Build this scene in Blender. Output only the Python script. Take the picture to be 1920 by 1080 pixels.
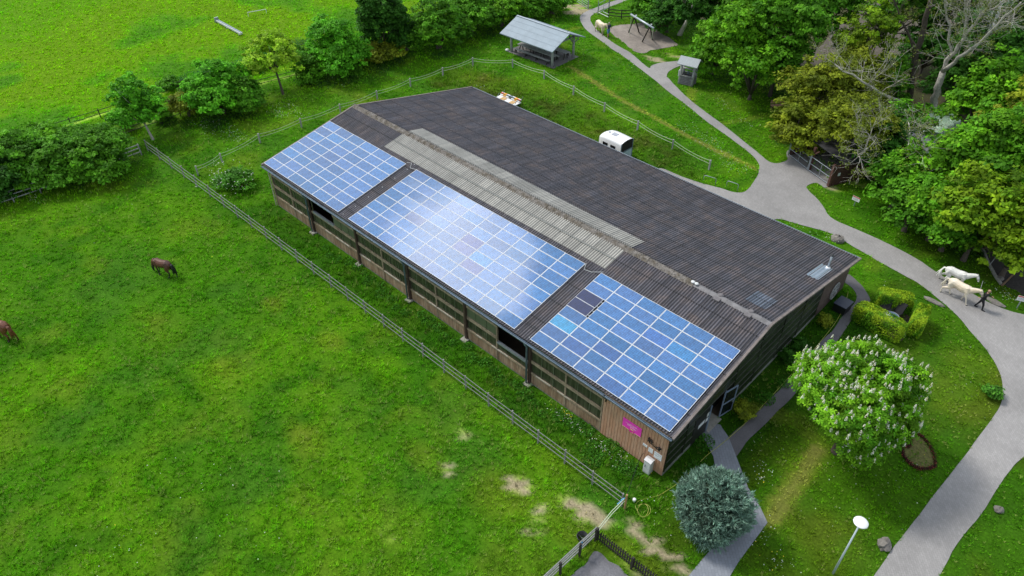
import bpy, math, random
import numpy as np
from mathutils import Vector, Matrix
from mathutils.geometry import delaunay_2d_cdt
for o in list(bpy.data.objects): bpy.data.objects.remove(o)
S = bpy.context.scene
COL = S.collection
R = math.radians
rng = np.random.default_rng(7)
random.seed(7)
# ---------------------------------------------------------------- camera
CAM = np.array([48.834, -22.593, 33.792]); YAW, PIT, FPX = -0.7667, 0.7041, 1385.4
cam = bpy.data.cameras.new('camera'); camo = bpy.data.objects.new('camera', cam); COL.objects.link(camo)
cam.sensor_width = 36; cam.lens = FPX/1920*36; cam.clip_start = .5; cam.clip_end = 3000
camo.location = CAM; camo.rotation_euler = (math.pi/2-PIT, 0, -YAW)
S.camera = camo
_F = np.array([math.sin(YAW)*math.cos(PIT), math.cos(YAW)*math.cos(PIT), -math.sin(PIT)])
_R = np.array([math.cos(YAW), -math.sin(YAW), 0]); _U = np.cross(_R, _F)
# ---------------------------------------------------------------- world, sun
SUN_AZ, SUN_EL = R(-104), R(50)
w = bpy.data.worlds.new('World'); S.world = w; w.use_nodes = True
nt = w.node_tree; nt.nodes.clear()
def N(nt, t, **k):
    n = nt.nodes.new(t)
    for a, b in k.items(): setattr(n, a, b)
    return n
out = N(nt, 'ShaderNodeOutputWorld'); bg = N(nt, 'ShaderNodeBackground'); bg.inputs[1].default_value = .088
sky = N(nt, 'ShaderNodeTexSky', sky_type='NISHITA', sun_disc=False, sun_elevation=SUN_EL, sun_rotation=SUN_AZ)
tc = N(nt, 'ShaderNodeTexCoord')
ns = N(nt, 'ShaderNodeTexNoise'); ns.inputs['Scale'].default_value = 2.3; ns.inputs['Detail'].default_value = 6
nt.links.new(tc.outputs['Generated'], ns.inputs['Vector'])
rp = N(nt, 'ShaderNodeValToRGB'); rp.color_ramp.elements[0].position = .36; rp.color_ramp.elements[1].position = .62
rp.color_ramp.elements[0].color = (.45, .45, .45, 1); rp.color_ramp.elements[1].color = (.95, .95, .95, 1)
nt.links.new(ns.outputs[0], rp.inputs[0])
dt = N(nt, 'ShaderNodeVectorMath', operation='DOT_PRODUCT')
nrm = N(nt, 'ShaderNodeVectorMath', operation='NORMALIZE')
nt.links.new(tc.outputs['Generated'], nrm.inputs[0]); nt.links.new(nrm.outputs[0], dt.inputs[0])
dt.inputs[1].default_value = (-.5915, .2715, .7592)
mr = N(nt, 'ShaderNodeMapRange', interpolation_type='SMOOTHSTEP'); mr.inputs[1].default_value = .9928; mr.inputs[2].default_value = .9986; mr.inputs[3].default_value = 0; mr.inputs[4].default_value = 1
nz = N(nt, 'ShaderNodeTexNoise'); nz.inputs['Scale'].default_value = 14; nz.inputs['Detail'].default_value = 4; nt.links.new(tc.outputs['Generated'], nz.inputs['Vector'])
ma = N(nt, 'ShaderNodeMath', operation='MULTIPLY_ADD'); ma.inputs[1].default_value = .008; ma.inputs[2].default_value = -.004; nt.links.new(nz.outputs[0], ma.inputs[0])
mb = N(nt, 'ShaderNodeMath', operation='ADD'); nt.links.new(dt.outputs['Value'], mb.inputs[0]); nt.links.new(ma.outputs[0], mb.inputs[1])
nt.links.new(mb.outputs[0], mr.inputs[0])
cl = N(nt, 'ShaderNodeMixRGB'); cl.inputs[1].default_value = (8.0, 8.6, 9.4, 1); cl.inputs[2].default_value = (92, 90, 89, 1)
nt.links.new(mr.outputs[0], cl.inputs[0])
mr2 = N(nt, 'ShaderNodeMapRange', interpolation_type='SMOOTHSTEP'); mr2.inputs[1].default_value = .6; mr2.inputs[2].default_value = .985; mr2.inputs[3].default_value = 0; mr2.inputs[4].default_value = 1
nt.links.new(dt.outputs['Value'], mr2.inputs[0])
cl2 = N(nt, 'ShaderNodeMixRGB'); cl2.inputs[1].default_value = (7.6, 8.3, 9.2, 1); cl2.inputs[2].default_value = (11.5, 12.3, 13.4, 1)
nt.links.new(mr2.outputs[0], cl2.inputs[0]); nt.links.new(cl2.outputs[0], cl.inputs[1])
mx = N(nt, 'ShaderNodeMixRGB'); nt.links.new(rp.outputs[0], mx.inputs[0])
nt.links.new(sky.outputs[0], mx.inputs[1]); nt.links.new(cl.outputs[0], mx.inputs[2])
nt.links.new(mx.outputs[0], bg.inputs[0]); nt.links.new(bg.outputs[0], out.inputs[0])
sl = bpy.data.lights.new('sun', 'SUN'); sl.energy = 2.3; sl.angle = R(12); sl.color = (1, .95, .86)
so = bpy.data.objects.new('sun', sl); COL.objects.link(so)
sd = Vector((math.sin(SUN_AZ)*math.cos(SUN_EL), math.cos(SUN_AZ)*math.cos(SUN_EL), math.sin(SUN_EL)))
so.rotation_euler = sd.to_track_quat('Z', 'Y').to_euler(); so.location = (0, 0, 60)
S.view_settings.view_transform = 'Standard'; S.view_settings.look = 'None'; S.view_settings.gamma = 1
S.view_settings.exposure = 0.38
S.render.engine = 'CYCLES'
# ---------------------------------------------------------------- helpers
def sstep(a, b, x):
    t = np.clip((np.asarray(x, float)-a)/(b-a), 0, 1); return t*t*(3-2*t)
def H(x, y):      # terrain height: flat yard, grassy bank rising behind the hall
    x = np.asarray(x, float); y = np.asarray(y, float)
    b = .9*sstep(23.3, 28, y)*(1-sstep(14, 25, x))
    l = .5*sstep(-1, -5, x)*sstep(-1.5, 5, y)
    return np.maximum(b*sstep(-30, -6, x)+l*(1-sstep(20, 27, y)), 0)
def at(u, v, z=0.):
    d = _F+_R*(u-960)/FPX-_U*(v-540)/FPX
    return CAM+d*(z-CAM[2])/d[2]
def G(u, v, dz=0.):
    q = at(u, v, 0)
    for _ in range(6): q = at(u, v, float(H(q[0], q[1]))+dz)
    return q
def hz(x, y): return float(H(x, y))
def _hash(ix, iy, s):
    n = (ix*374761393+iy*668265263+s*982451653) & 0x7fffffff
    n = (n ^ (n >> 13))*1274126177 & 0x7fffffff
    n = n ^ (n >> 16)
    return (n & 0xffff)/65535.
def vn(x, y, sc, s=0):
    x = np.asarray(x)/sc; y = np.asarray(y)/sc
    ix = np.floor(x).astype(np.int64); iy = np.floor(y).astype(np.int64)
    fx = x-ix; fy = y-iy; fx = fx*fx*(3-2*fx); fy = fy*fy*(3-2*fy)
    a = _hash(ix, iy, s); b = _hash(ix+1, iy, s); c = _hash(ix, iy+1, s); d = _hash(ix+1, iy+1, s)
    return (a*(1-fx)+b*fx)*(1-fy)+(c*(1-fx)+d*fx)*fy
def fbm(x, y, sc, s=0): return (vn(x, y, sc, s)+.5*vn(x, y, sc/2.1, s+1)+.25*vn(x, y, sc/4.3, s+2))/1.75
def pip(x, y, poly):
    ins = np.zeros(np.shape(x), bool); n = len(poly)
    for i in range(n):
        x0, y0 = poly[i]; x1, y1 = poly[(i+1) % n]
        if y0 == y1: continue
        c = ((y0 > y) != (y1 > y)) & (x < (x1-x0)*(y-y0)/(y1-y0)+x0)
        ins ^= c
    return ins
def dseg(x, y, pts):
    d = np.full(np.shape(x), 1e9)
    for (x0, y0), (x1, y1) in zip(pts[:-1], pts[1:]):
        dx, dy = x1-x0, y1-y0; L2 = dx*dx+dy*dy+1e-9
        t = np.clip(((x-x0)*dx+(y-y0)*dy)/L2, 0, 1)
        d = np.minimum(d, np.hypot(x-x0-t*dx, y-y0-t*dy))
    return d
def catmull(P, n=4, closed=True):
    P = [np.array(p[:2], float) for p in P]; m = len(P); o = []
    for i in range(m if closed else m-1):
        g = lambda k: P[k % m] if closed else P[min(max(k, 0), m-1)]
        p0, p1, p2, p3 = g(i-1), g(i), g(i+1), g(i+2)
        for j in range(n):
            t = j/n
            o.append(.5*((2*p1)+(-p0+p2)*t+(2*p0-5*p1+4*p2-p3)*t*t+(-p0+3*p1-3*p2+p3)*t**3))
    if not closed: o.append(P[-1])
    return o
# ---- materials
def M(name, col, rough=.8, var=.25, scale=6., metal=0., bump=0., spec=.5, attr=None, col2=None, detail=5, transl=0., emit=None, coord='Object', stretch=(1, 1, 1), objcol=False, island=0.):
    m = bpy.data.materials.new(name); m.use_nodes = True; t = m.node_tree; b = t.nodes['Principled BSDF']
    b.inputs['Roughness'].default_value = rough; b.inputs['Metallic'].default_value = metal
    b.inputs['Specular IOR Level'].default_value = spec
    c = N(t, 'ShaderNodeTexCoord'); mp = N(t, 'ShaderNodeMapping'); mp.inputs['Scale'].default_value = stretch
    t.links.new(c.outputs[coord], mp.inputs[0])
    n = N(t, 'ShaderNodeTexNoise'); n.inputs['Scale'].default_value = scale; n.inputs['Detail'].default_value = detail; n.inputs['Roughness'].default_value = .62
    t.links.new(mp.outputs[0], n.inputs['Vector'])
    r = N(t, 'ShaderNodeMapRange'); r.inputs[1].default_value = .3; r.inputs[2].default_value = .7; r.inputs[3].default_value = 1-var; r.inputs[4].default_value = 1+var
    t.links.new(n.outputs[0], r.inputs[0])
    base = N(t, 'ShaderNodeRGB'); base.outputs[0].default_value = (*col, 1); src = base.outputs[0]
    if attr:
        a = N(t, 'ShaderNodeAttribute', attribute_name=attr); src = a.outputs['Color']
    if col2:
        mm = N(t, 'ShaderNodeMixRGB'); n2 = N(t, 'ShaderNodeTexNoise'); n2.inputs['Scale'].default_value = scale*.31; n2.inputs['Detail'].default_value = 4
        t.links.new(mp.outputs[0], n2.inputs['Vector'])
        r2 = N(t, 'ShaderNodeMapRange'); r2.inputs[1].default_value = .4; r2.inputs[2].default_value = .62
        t.links.new(n2.outputs[0], r2.inputs[0]); t.links.new(r2.outputs[0], mm.inputs[0])
        t.links.new(src, mm.inputs[1]); mm.inputs[2].default_value = (*col2, 1); src = mm.outputs[0]
    if objcol:
        oi = N(t, 'ShaderNodeObjectInfo'); mo = N(t, 'ShaderNodeMixRGB', blend_type='MULTIPLY'); mo.inputs[0].default_value = 1
        t.links.new(src, mo.inputs[1]); t.links.new(oi.outputs['Color'], mo.inputs[2]); src = mo.outputs[0]
    ml = N(t, 'ShaderNodeVectorMath', operation='SCALE'); t.links.new(src, ml.inputs[0]); t.links.new(r.outputs[0], ml.inputs['Scale']); src = ml.outputs[0]
    if island:
        g = N(t, 'ShaderNodeNewGeometry'); ri = N(t, 'ShaderNodeMapRange'); ri.inputs[3].default_value = 1-island; ri.inputs[4].default_value = 1+island
        t.links.new(g.outputs['Random Per Island'], ri.inputs[0])
        m2 = N(t, 'ShaderNodeVectorMath', operation='SCALE'); t.links.new(src, m2.inputs[0]); t.links.new(ri.outputs[0], m2.inputs['Scale']); src = m2.outputs[0]
    t.links.new(src, b.inputs['Base Color'])
    if bump:
        bp = N(t, 'ShaderNodeBump'); bp.inputs['Strength'].default_value = bump; bp.inputs['Distance'].default_value = .05
        t.links.new(n.outputs[0], bp.inputs['Height']); t.links.new(bp.outputs[0], b.inputs['Normal'])
    if transl:
        tr = N(t, 'ShaderNodeBsdfTranslucent'); mxs = N(t, 'ShaderNodeMixShader'); mxs.inputs[0].default_value = transl
        t.links.new(src, tr.inputs[0]); o = t.nodes['Material Output']
        t.links.new(b.outputs[0], mxs.inputs[1]); t.links.new(tr.outputs[0], mxs.inputs[2]); t.links.new(mxs.outputs[0], o.inputs[0])
    if emit:
        b.inputs['Emission Color'].default_value = (*emit[0], 1); b.inputs['Emission Strength'].default_value = emit[1]
    return m
MT = {}
def mt(k): return MT[k]
MT.update(
 wood_grey=M('weathered grey wood', (.30, .31, .31), .85, .35, 9, bump=.3, stretch=(1, 1, .3)),
 wood_pale=M('bleached rail wood', (.20, .21, .20), .8, .3, 7, bump=.2),
 wood_dark=M('dark stained wood', (.025, .022, .018), .75, .3, 9),
 wood_brown=M('brown painted boards', (.46, .25, .155), .75, .22, 5, col2=(.50, .31, .21), bump=.15, stretch=(3, 3, .5)),
 wood_red=M('red brown boards', (.10, .045, .035), .8, .3, 5, bump=.15),
 beam=M('old beam wood', (.31, .245, .165), .85, .3, 6, col2=(.22, .17, .115)),
 boards=M('brown wall boards', (.22, .14, .08), .8, .4, 4, col2=(.32, .23, .15), stretch=(4, 1, .4)),
 sill=M('sill highlight and corner board', (.45, .40, .33), .8, .3, 4),  # pale tone for the painted sill highlights and the corner board
 glass_wall=M('old translucent glazing', (.035, .04, .024), .25, .35, 3, col2=(.07, .075, .045), stretch=(6, 1, .4), spec=.5),
 glass_pale=M('pale translucent glazing', (.11, .13, .08), .35, .3, 3, stretch=(6, 1, .5)),
 gable_glass=M('dark gable glazing', (.022, .027, .018), .22, .3, 1.2, col2=(.05, .06, .042)),
 concrete=M('concrete', (.30, .29, .26), .9, .2, 5, bump=.2),
 steel_brown=M('brown steel', (.055, .032, .028), .5, .2, 5),
 zinc=M('blue grey zinc', (.16, .21, .27), .45, .2, 4, metal=.4),
 zinc_pale=M('pale zinc', (.42, .47, .52), .42, .12, 4, metal=.4),
 galv=M('galvanised steel', (.34, .38, .41), .4, .15, 6, metal=.5),
 white=M('white paint', (.78, .79, .80), .4, .04, 3),
 offwhite=M('dirty white paint', (.6, .62, .62), .5, .1, 4),
 cabinet=M('cabinet grey paint', (.62, .62, .64), .45, .06, 4),
 black=M('black plastic', (.012, .013, .015), .4, .2, 5),
 blackmetal=M('black iron', (.015, .014, .014), .5, .2, 5),
 dark=M('dark interior', (.010, .008, .006), .9, .2, 2),
 hall_sand=M('riding sand', (.10, .075, .05), .95, .25, 1.5),
 bluegrey=M('blue grey frame', (.20, .26, .36), .45, .08, 4),
 pane=M('dark glass pane', (.010, .013, .018), .08, .1, 2),
 tyre=M('tyre rubber', (.015, .015, .015), .8, .2, 8),
 pink=M('magenta sign face', (.92, .06, .55), .45, .03, 2),
 cream=M('cream print', (.85, .62, .36), .5, .03, 2),
 paper=M('white sign face', (.75, .77, .80), .5, .05, 3),
 ink=M('dark print', (.08, .09, .11), .6, .1, 3),
 red=M('red paint', (.55, .03, .03), .45, .08, 3),
 yellow=M('yellow paint', (.75, .35, .03), .45, .08, 3),
 blue=M('blue paint', (.03, .25, .6), .45, .08, 3),
 hose=M('yellow hose', (.38, .40, .08), .4, .1, 3),
 rope=M('white fence tape', (.48, .55, .40), .6, .1, 3),
 tapeblue=M('blue cord', (.10, .35, .6), .6, .1, 3),
 stone=M('field stone', (.20, .185, .165), .9, .35, 5, bump=.8, col2=(.13, .12, .11)),
 bark=M('bark', (.085, .07, .055), .95, .35, 8, bump=.6),
 bark_grey=M('grey bark', (.46, .44, .39), .95, .35, 6, bump=.6),
 bark_pale=M('pale birch bark', (.65, .67, .70), .9, .4, 5, bump=.3, stretch=(1, 1, 3)),
 bale=M('pale green film wrap', (.34, .50, .36), .35, .12, 2, bump=.2),
 fabric=M('charcoal fabric', (.02, .02, .024), .9, .15, 10),
 skin=M('skin', (.45, .26, .18), .6, .05, 5),
 hairb=M('brown hair', (.10, .06, .03), .7, .2, 10),
 hairbl=M('light hair', (.32, .20, .12), .7, .2, 10),
 navy=M('dark blue cloth', (.015, .025, .07), .9, .15, 10),
 denim=M('blue denim', (.10, .19, .38), .9, .15, 10),
 blackcloth=M('black cloth', (.012, .012, .014), .9, .15, 10),
 greycloth=M('grey cloth', (.28, .27, .28), .9, .15, 10),
 white_horse=M('white coat', (.78, .77, .72), .6, .06, 5),
 cream_horse=M('cream coat', (.68, .58, .43), .6, .10, 3, col2=(.62, .45, .30)),
 mane_pale=M('pale mane', (.72, .66, .54), .7, .15, 12),
 bay=M('bay coat', (.085, .030, .018), .38, .25, 3, col2=(.05, .018, .012)),
 chestnut=M('chestnut coat', (.13, .045, .022), .4, .2, 3),
 mane_black=M('black mane', (.008, .008, .010), .45, .2, 12),
 hoof=M('hoof', (.05, .045, .04), .6, .2, 6),
)
# ---- mesh builder
def obj_from(name, verts, faces, mat, parent=None, smooth=False, col=None):
    me = bpy.data.meshes.new(name)
    if isinstance(faces, np.ndarray):
        v = np.asarray(verts, np.float32); k = faces.shape[1]; m = len(faces)
        me.vertices.add(len(v)); me.vertices.foreach_set('co', v.ravel())
        me.loops.add(m*k); me.loops.foreach_set('vertex_index', faces.astype(np.int32).ravel())
        me.polygons.add(m); me.polygons.foreach_set('loop_start', np.arange(0, m*k, k, dtype=np.int32))
        me.update(calc_edges=True)
    else:
        me.from_pydata([tuple(map(float, q)) for q in verts], [], faces)
    if smooth: me.polygons.foreach_set('use_smooth', np.ones(len(me.polygons), bool))
    if col is not None:
        a = me.color_attributes.new('Col', 'FLOAT_COLOR', 'POINT'); c = np.ones((len(me.vertices), 4), np.float32); c[:, :3] = col
        a.data.foreach_set('color', c.ravel())
    me.materials.append(mat)
    o = bpy.data.objects.new(name, me); COL.objects.link(o)
    if parent: o.parent = parent
    return o
class MB:
    def __init__(s): s.v = []; s.f = []
    def add(s, v, f):
        n = len(s.v); s.v += [tuple(map(float, q)) for q in v]; s.f += [tuple(i+n for i in q) for q in f]; return s
    def box(s, x0, x1, y0, y1, z0, z1):
        return s.add([(x0, y0, z0), (x1, y0, z0), (x1, y1, z0), (x0, y1, z0), (x0, y0, z1), (x1, y0, z1), (x1, y1, z1), (x0, y1, z1)],
                     [(3, 2, 1, 0), (4, 5, 6, 7), (0, 1, 5, 4), (1, 2, 6, 5), (2, 3, 7, 6), (3, 0, 4, 7)])
    def beam(s, a, b, wd, ht, up=(0, 0, 1)):
        a = np.array(a, float); b = np.array(b, float); d = b-a; d /= np.linalg.norm(d)
        sd_ = np.cross(d, up); 
        if np.linalg.norm(sd_) < 1e-4: sd_ = np.cross(d, (1, 0, 0))
        sd_ /= np.linalg.norm(sd_); u = np.cross(sd_, d)
        q = [a+sd_*i*wd/2+u*j*ht/2 for i, j in ((-1, -1), (1, -1), (1, 1), (-1, 1))]+[b+sd_*i*wd/2+u*j*ht/2 for i, j in ((-1, -1), (1, -1), (1, 1), (-1, 1))]
        return s.add(q, [(0, 1, 2, 3), (7, 6, 5, 4), (0, 4, 5, 1), (1, 5, 6, 2), (2, 6, 7, 3), (3, 7, 4, 0)])
    def tube(s, pts, rad, n=8, cap=True):
        pts = [np.array(p, float) for p in pts]
        if not hasattr(rad, '__len__'): rad = [rad]*len(pts)
        V = []; Fc = []; prev = None
        for i, p in enumerate(pts):
            d = pts[min(i+1, len(pts)-1)]-pts[max(i-1, 0)]; d = d/(np.linalg.norm(d)+1e-9)
            if prev is None:
                a = np.cross(d, (0, 0, 1)); a = a if np.linalg.norm(a) > .05 else np.cross(d, (1, 0, 0))
            else: a = prev-d*(prev@d)
            a /= np.linalg.norm(a)+1e-9; prev = a; b = np.cross(d, a)
            for k in range(n):
                t = 2*math.pi*k/n; V.append(p+rad[i]*(a*math.cos(t)+b*math.sin(t)))
        for i in range(len(pts)-1):
            for k in range(n): Fc.append((i*n+k, i*n+(k+1) % n, (i+1)*n+(k+1) % n, (i+1)*n+k))
        if cap: Fc += [tuple(range(n-1, -1, -1)), tuple((len(pts)-1)*n+k for k in range(n))]
        return s.add(V, Fc)
    def lathe(s, c, prof, n=20):      # prof = [(r, z)]
        V = []; Fc = []
        for r, z in prof:
            for k in range(n): t = 2*math.pi*k/n; V.append((c[0]+r*math.cos(t), c[1]+r*math.sin(t), c[2]+z))
        for i in range(len(prof)-1):
            for k in range(n): Fc.append((i*n+k, i*n+(k+1) % n, (i+1)*n+(k+1) % n, (i+1)*n+k))
        Fc += [tuple(range(n-1, -1, -1)), tuple((len(prof)-1)*n+k for k in range(n))]
        return s.add(V, Fc)
    def prism(s, poly, a, b, axis='z'):    # poly 2d extruded from a to b on an axis
        n = len(poly)
        f = {'z': lambda p, t: (p[0], p[1], t), 'x': lambda p, t: (t, p[0], p[1]), 'y': lambda p, t: (p[0], t, p[1])}[axis]
        V = [f(p, a) for p in poly]+[f(p, b) for p in poly]
        return s.add(V, [tuple(range(n-1, -1, -1)), tuple(range(n, 2*n))]+[(i, (i+1) % n, n+(i+1) % n, n+i) for i in range(n)])
    def xf(s, mtx):
        s.v = [tuple(mtx @ Vector(q)) for q in s.v]; return s
    def build(s, name, mat, parent=None, smooth=False, bevel=0):
        o = obj_from(name, s.v, s.f, mt(mat) if isinstance(mat, str) else mat, parent, smooth)
        if bevel:
            b = o.modifiers.new('bevel', 'BEVEL'); b.width = bevel; b.segments = 2; b.limit_method = 'ANGLE'
        return o
def tag(o, label, cat, group=None):
    o['label'] = label; o['category'] = cat
    if group: o['group'] = group
    return o
def struct(o, kind='structure'):
    o['kind'] = kind; return o
def empty(name, loc, rz=0, label=None, cat=None, group=None):
    o = bpy.data.objects.new(name, None); COL.objects.link(o); o.location = [float(q) for q in loc]; o.rotation_euler = (0, 0, rz)
    o.empty_display_size = .2
    if label: tag(o, label, cat, group)
    return o
def copy_tree(o, loc=None, rz=None, label=None, parent=None, scale=None, group=None):
    c = o.copy(); COL.objects.link(c); c.parent = parent
    if loc is not None: c.location = [float(q) for q in loc]
    if rz is not None: c.rotation_euler = (0, 0, rz)
    if scale: c.scale = (scale, scale, scale)
    if label: c['label'] = label
    if group: c['group'] = group
    for ch in list(o.children): copy_tree(ch, parent=c)
    return c
# ================================================================ GROUND ZONES
def gp(L): return [tuple(G(*p)[:2]) for p in L]
def rough_poly(L, n=5, amp=.05, s=3, smooth=True):
    P = catmull(gp(L), n) if smooth else [np.array(p) for p in gp(L)]
    P = [np.array([p[0]+amp*(vn(p[0], p[1], .5, s)-.5)*2, p[1]+amp*(vn(p[0], p[1], .5, s+9)-.5)*2]) for p in P]
    return [tuple(p) for p in P]
PATH = rough_poly([(1180,-12),(1157,0),(1138,6),(1120,13.5),(1101,21),(1089,29),(1088,38.5),(1093.5,50),(1105,61.5),(1124,75),(1144.6,90.6),(1168.5,106),(1219,144),(1261,178),(1316.7,222),(1367,258),(1400,283),(1416,298),(1423,310),(1421,327),(1410,346),(1396,360),(1376.7,361),(1350,353),(1313,343),(1280,332),(1240,316),(1232,326),(1280,352),(1340,378),(1400,402),(1440,412),(1465,412),(1500,421.7),(1556.7,438),(1600,463),(1646.7,490),(1700,520),(1719,530),(1752.8,555.6),(1794,591.7),(1816.7,619),(1844,650),(1867.6,685),(1879,719),(1877,756),(1858,788),(1816.7,844),(1770,904),(1724,964),(1677.8,1024),(1640,1078),(1590,1150),(1500,1290),(1400,1480),(1560,1500),(1650,1290),(1715,1160),(1761,1082),(1793.5,1020),(1840,964),(1872,913),(1895,880),(1925,852),(2000,800),(2120,740),(2320,700),(2320,640),(2120,620),(2000,604),(1920,590),(1886,581),(1850,566),(1805,540),(1761,514),(1719,486),(1677.8,464),(1636,444),(1600,428),(1566.7,414),(1552,402),(1548,395),(1534,375),(1512,352),(1529.7,343),(1545,352),(1555,349),(1560,343),(1520,312),(1481,283),(1474,290),(1477,299),(1466,305),(1452,306.5),(1438,301),(1416.7,283),(1366.7,243),(1313,203),(1285,180),(1256,150),(1250,143),(1256,133),(1272,125),(1290,118),(1310,116),(1328,111),(1333,105),(1322,104),(1308,107),(1275,114),(1239,118),(1222,123),(1215,127),(1183,100),(1159,86.5),(1138,72),(1120.6,58),(1111,46),(1107,36.5),(1110,29),(1126,20),(1142.5,13.5),(1167.5,4),(1195,-8)], 4, .025)
PATH2 = rough_poly([(1366,820),(1410,783),(1452,741),(1492,696),(1540,640),(1564,617),(1580,592),(1600,572),(1607,556),(1600,542),(1586,531),(1575,520),(1589,514),(1611,531),(1628,553),(1630,568),(1611,582),(1594,604),(1575,632),(1530,690),(1485,744),(1438,792),(1399,831),(1379,858),(1372,840)], 4, .04)
PATH3 = rough_poly([(1312,806),(1318,820),(1337,856),(1345,900),(1350,960),(1345,1015),(1304,1064),(1252,1130),(1150,1260),(1270,1270),(1345,1120),(1382,1056),(1439,980.6),(1426,952),(1403,915),(1382,862),(1366,820),(1350,797),(1330,792)], 1, .03, smooth=False)
YARD = rough_poly([(1121,1032),(1150,1056),(1176,1080),(1230,1130),(1120,1190),(1010,1110),(1072,1080),(1100,1053)], 4, .12)
PIT = rough_poly([(1145.6,51),(1163,47),(1184,45),(1205,44),(1229,54),(1246.7,66.7),(1269.6,83),(1252,89.6),(1226,93.8),(1214,98.4),(1199.8,100),(1184,92.7),(1171.7,81),(1153,68.8),(1143,59)], 4, .15)
PA, PB, PD = G(959, 96), G(1033.5, 124), G(1074.5, 107.5)
PC = (PA+PD)/2; PR = math.atan2(PB[1]-PA[1], PB[0]-PA[0]); _c, _s = math.cos(PR), math.sin(PR)
pav = lambda a, b: (float(PC[0]+a*_c-b*_s), float(PC[1]+a*_s+b*_c))
PAV = [pav(-3.4, -2.1), pav(3.4, -2.1), pav(3.4, 2.2), pav(-3.4, 2.2)]
print('shelter', PC, PR, np.linalg.norm(PB-PA), np.linalg.norm(PD-PB))
SOIL = rough_poly([(1846,478),(1858,503),(1874,528),(1905,545),(1960,565),(2050,470),(1990,400),(1880,420)], 4, .1)
SAND2 = rough_poly([(1500,125),(1530,95),(1560,62),(1600,30),(1640,0),(1700,-50),(1860,-60),(1810,20),(1760,75),(1700,110),(1640,120),(1570,130)], 3, .3)
SURF = [PATH, PATH2, PATH3, YARD, PIT, PAV, SOIL, SAND2]
HALL = [(0.3, 0.2), (38.1, 0.2), (38.1, 22.3), (0.3, 22.3)]
STRAW = [(catmull(gp([(1070,126),(1100,145),(1165,187),(1260,240),(1330,275),(1390,304),(1415,316)]), 3, False), .25, 1.),
         (gp([(1440,975),(1478,925),(1510,880),(1533,845)]), .42, .95),
         (gp([(1345,234),(1390,226),(1440,215)]), .3, .35), (gp([(1297,168),(1294,190)]), .4, .6),
         (gp([(1060,60),(1085,52)]), .4, .5), (gp([(1380,760),(1500,790),(1540,840)]), .5, .3)]
STRAW = [([tuple(q[:2]) for q in a], b, c) for a, b, c in STRAW]
def blobs(L): return [(*G(u, v)[:2], rx, ry, rot, s) for u, v, rx, ry, rot, s in L]
BARE = blobs([(1105,962,1.7,.6,.15,1),(1075,945,1.0,.6,.3,.7),(965,905,.9,.8,0,.9),(978,918,.7,.5,.5,.8),(1010,965,.6,.9,0,.5),(1200,1005,1.4,.35,-.35,1),(1240,1035,1.3,.3,-.35,1),(1280,1062,1.1,.3,-.35,.9),(1190,990,.5,.5,0,.8),(870,820,.7,.6,0,.5),(840,880,.8,.4,0,.5),(730,1000,.8,.7,0,.4),(1185,1065,1,.4,-.4,.4),(1090,22,2.6,1.4,.9,1),(1075,12,2.5,1,.9,1),(1230,112,2.2,.8,.1,.7),(1265,105,1.8,.7,.1,.6),(1250,118,1.5,.5,0,.8),(1615,345,1.6,.7,.3,.5),(1560,352,1,.5,0,.6),(612,742,.3,.2,0,.4),(85,748,.15,.1,0,.5),(860,800,.5,.5,0,.4),(950,760,.6,.3,0,.3),(1000,1000,1.,.6,0,.45),(960,560,.1,.1,0,.1)])
DRY = blobs([(575,828,1.6,1,0,.9),(512,573,1.2,.8,0,.7),(620,640,1.3,.9,0,.8),(420,690,1.3,1,0,.9),(800,860,2,1,0,.5),(430,700,2,2,0,.35),(730,990,2.5,2,0,.4),(945,930,2.5,2,0,.6),(1070,990,3,1.5,0,.6),(150,432,1,.6,0,.5),(1180,1040,2,1,0,.7),(1050,870,2,1.2,0,.3),(300,620,3,2,0,.25),(1000,1060,3,2,0,.4),(1800,740,3,2.5,0,.45),(1830,690,2.5,2,0,.45),(1540,1000,3,2,0,.35),(1500,870,1.5,1.5,0,.4),(1040,170,4,1.5,0,.25),(900,150,5,1.6,.2,.45),(700,195,4,1.5,.2,.4),(980,160,3,1.2,0,.35),(1110,250,2,1,0,.3),(1200,60,.1,.1,0,0),(1120,52,1.5,1.5,0,.5)])
TRACKS = [[tuple(q) for q in gp(L)] for L in ([(95,247),(150,228),(215,206),(300,176),(350,155),(420,135),(470,125)], [(225,248),(300,220),(345,200),(480,158),(555,140),(600,125)])]
WOODS = gp([(1290,35),(1330,95),(1420,150),(1475,180),(1480,240),(1500,280),(1600,335),(1660,350),(1700,390),(1800,440),(1850,480),(1960,560),(2400,380),(1990,-120),(1180,-120),(1215,20)])
def blobval(x, y, L):
    o = np.zeros(np.shape(x))
    for bx, by, rx, ry, rot, s in L:
        dx, dy = x-bx, y-by; c, sn = math.cos(rot), math.sin(rot)
        a = (dx*c+dy*sn)/rx; b = (-dx*sn+dy*c)/ry
        o = np.maximum(o, s*(1-sstep(.35, 1.25, np.hypot(a, b))))
    return o
def lerp(a, b, t): return a*(1-t[:, None])+np.array(b)*t[:, None]
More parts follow.
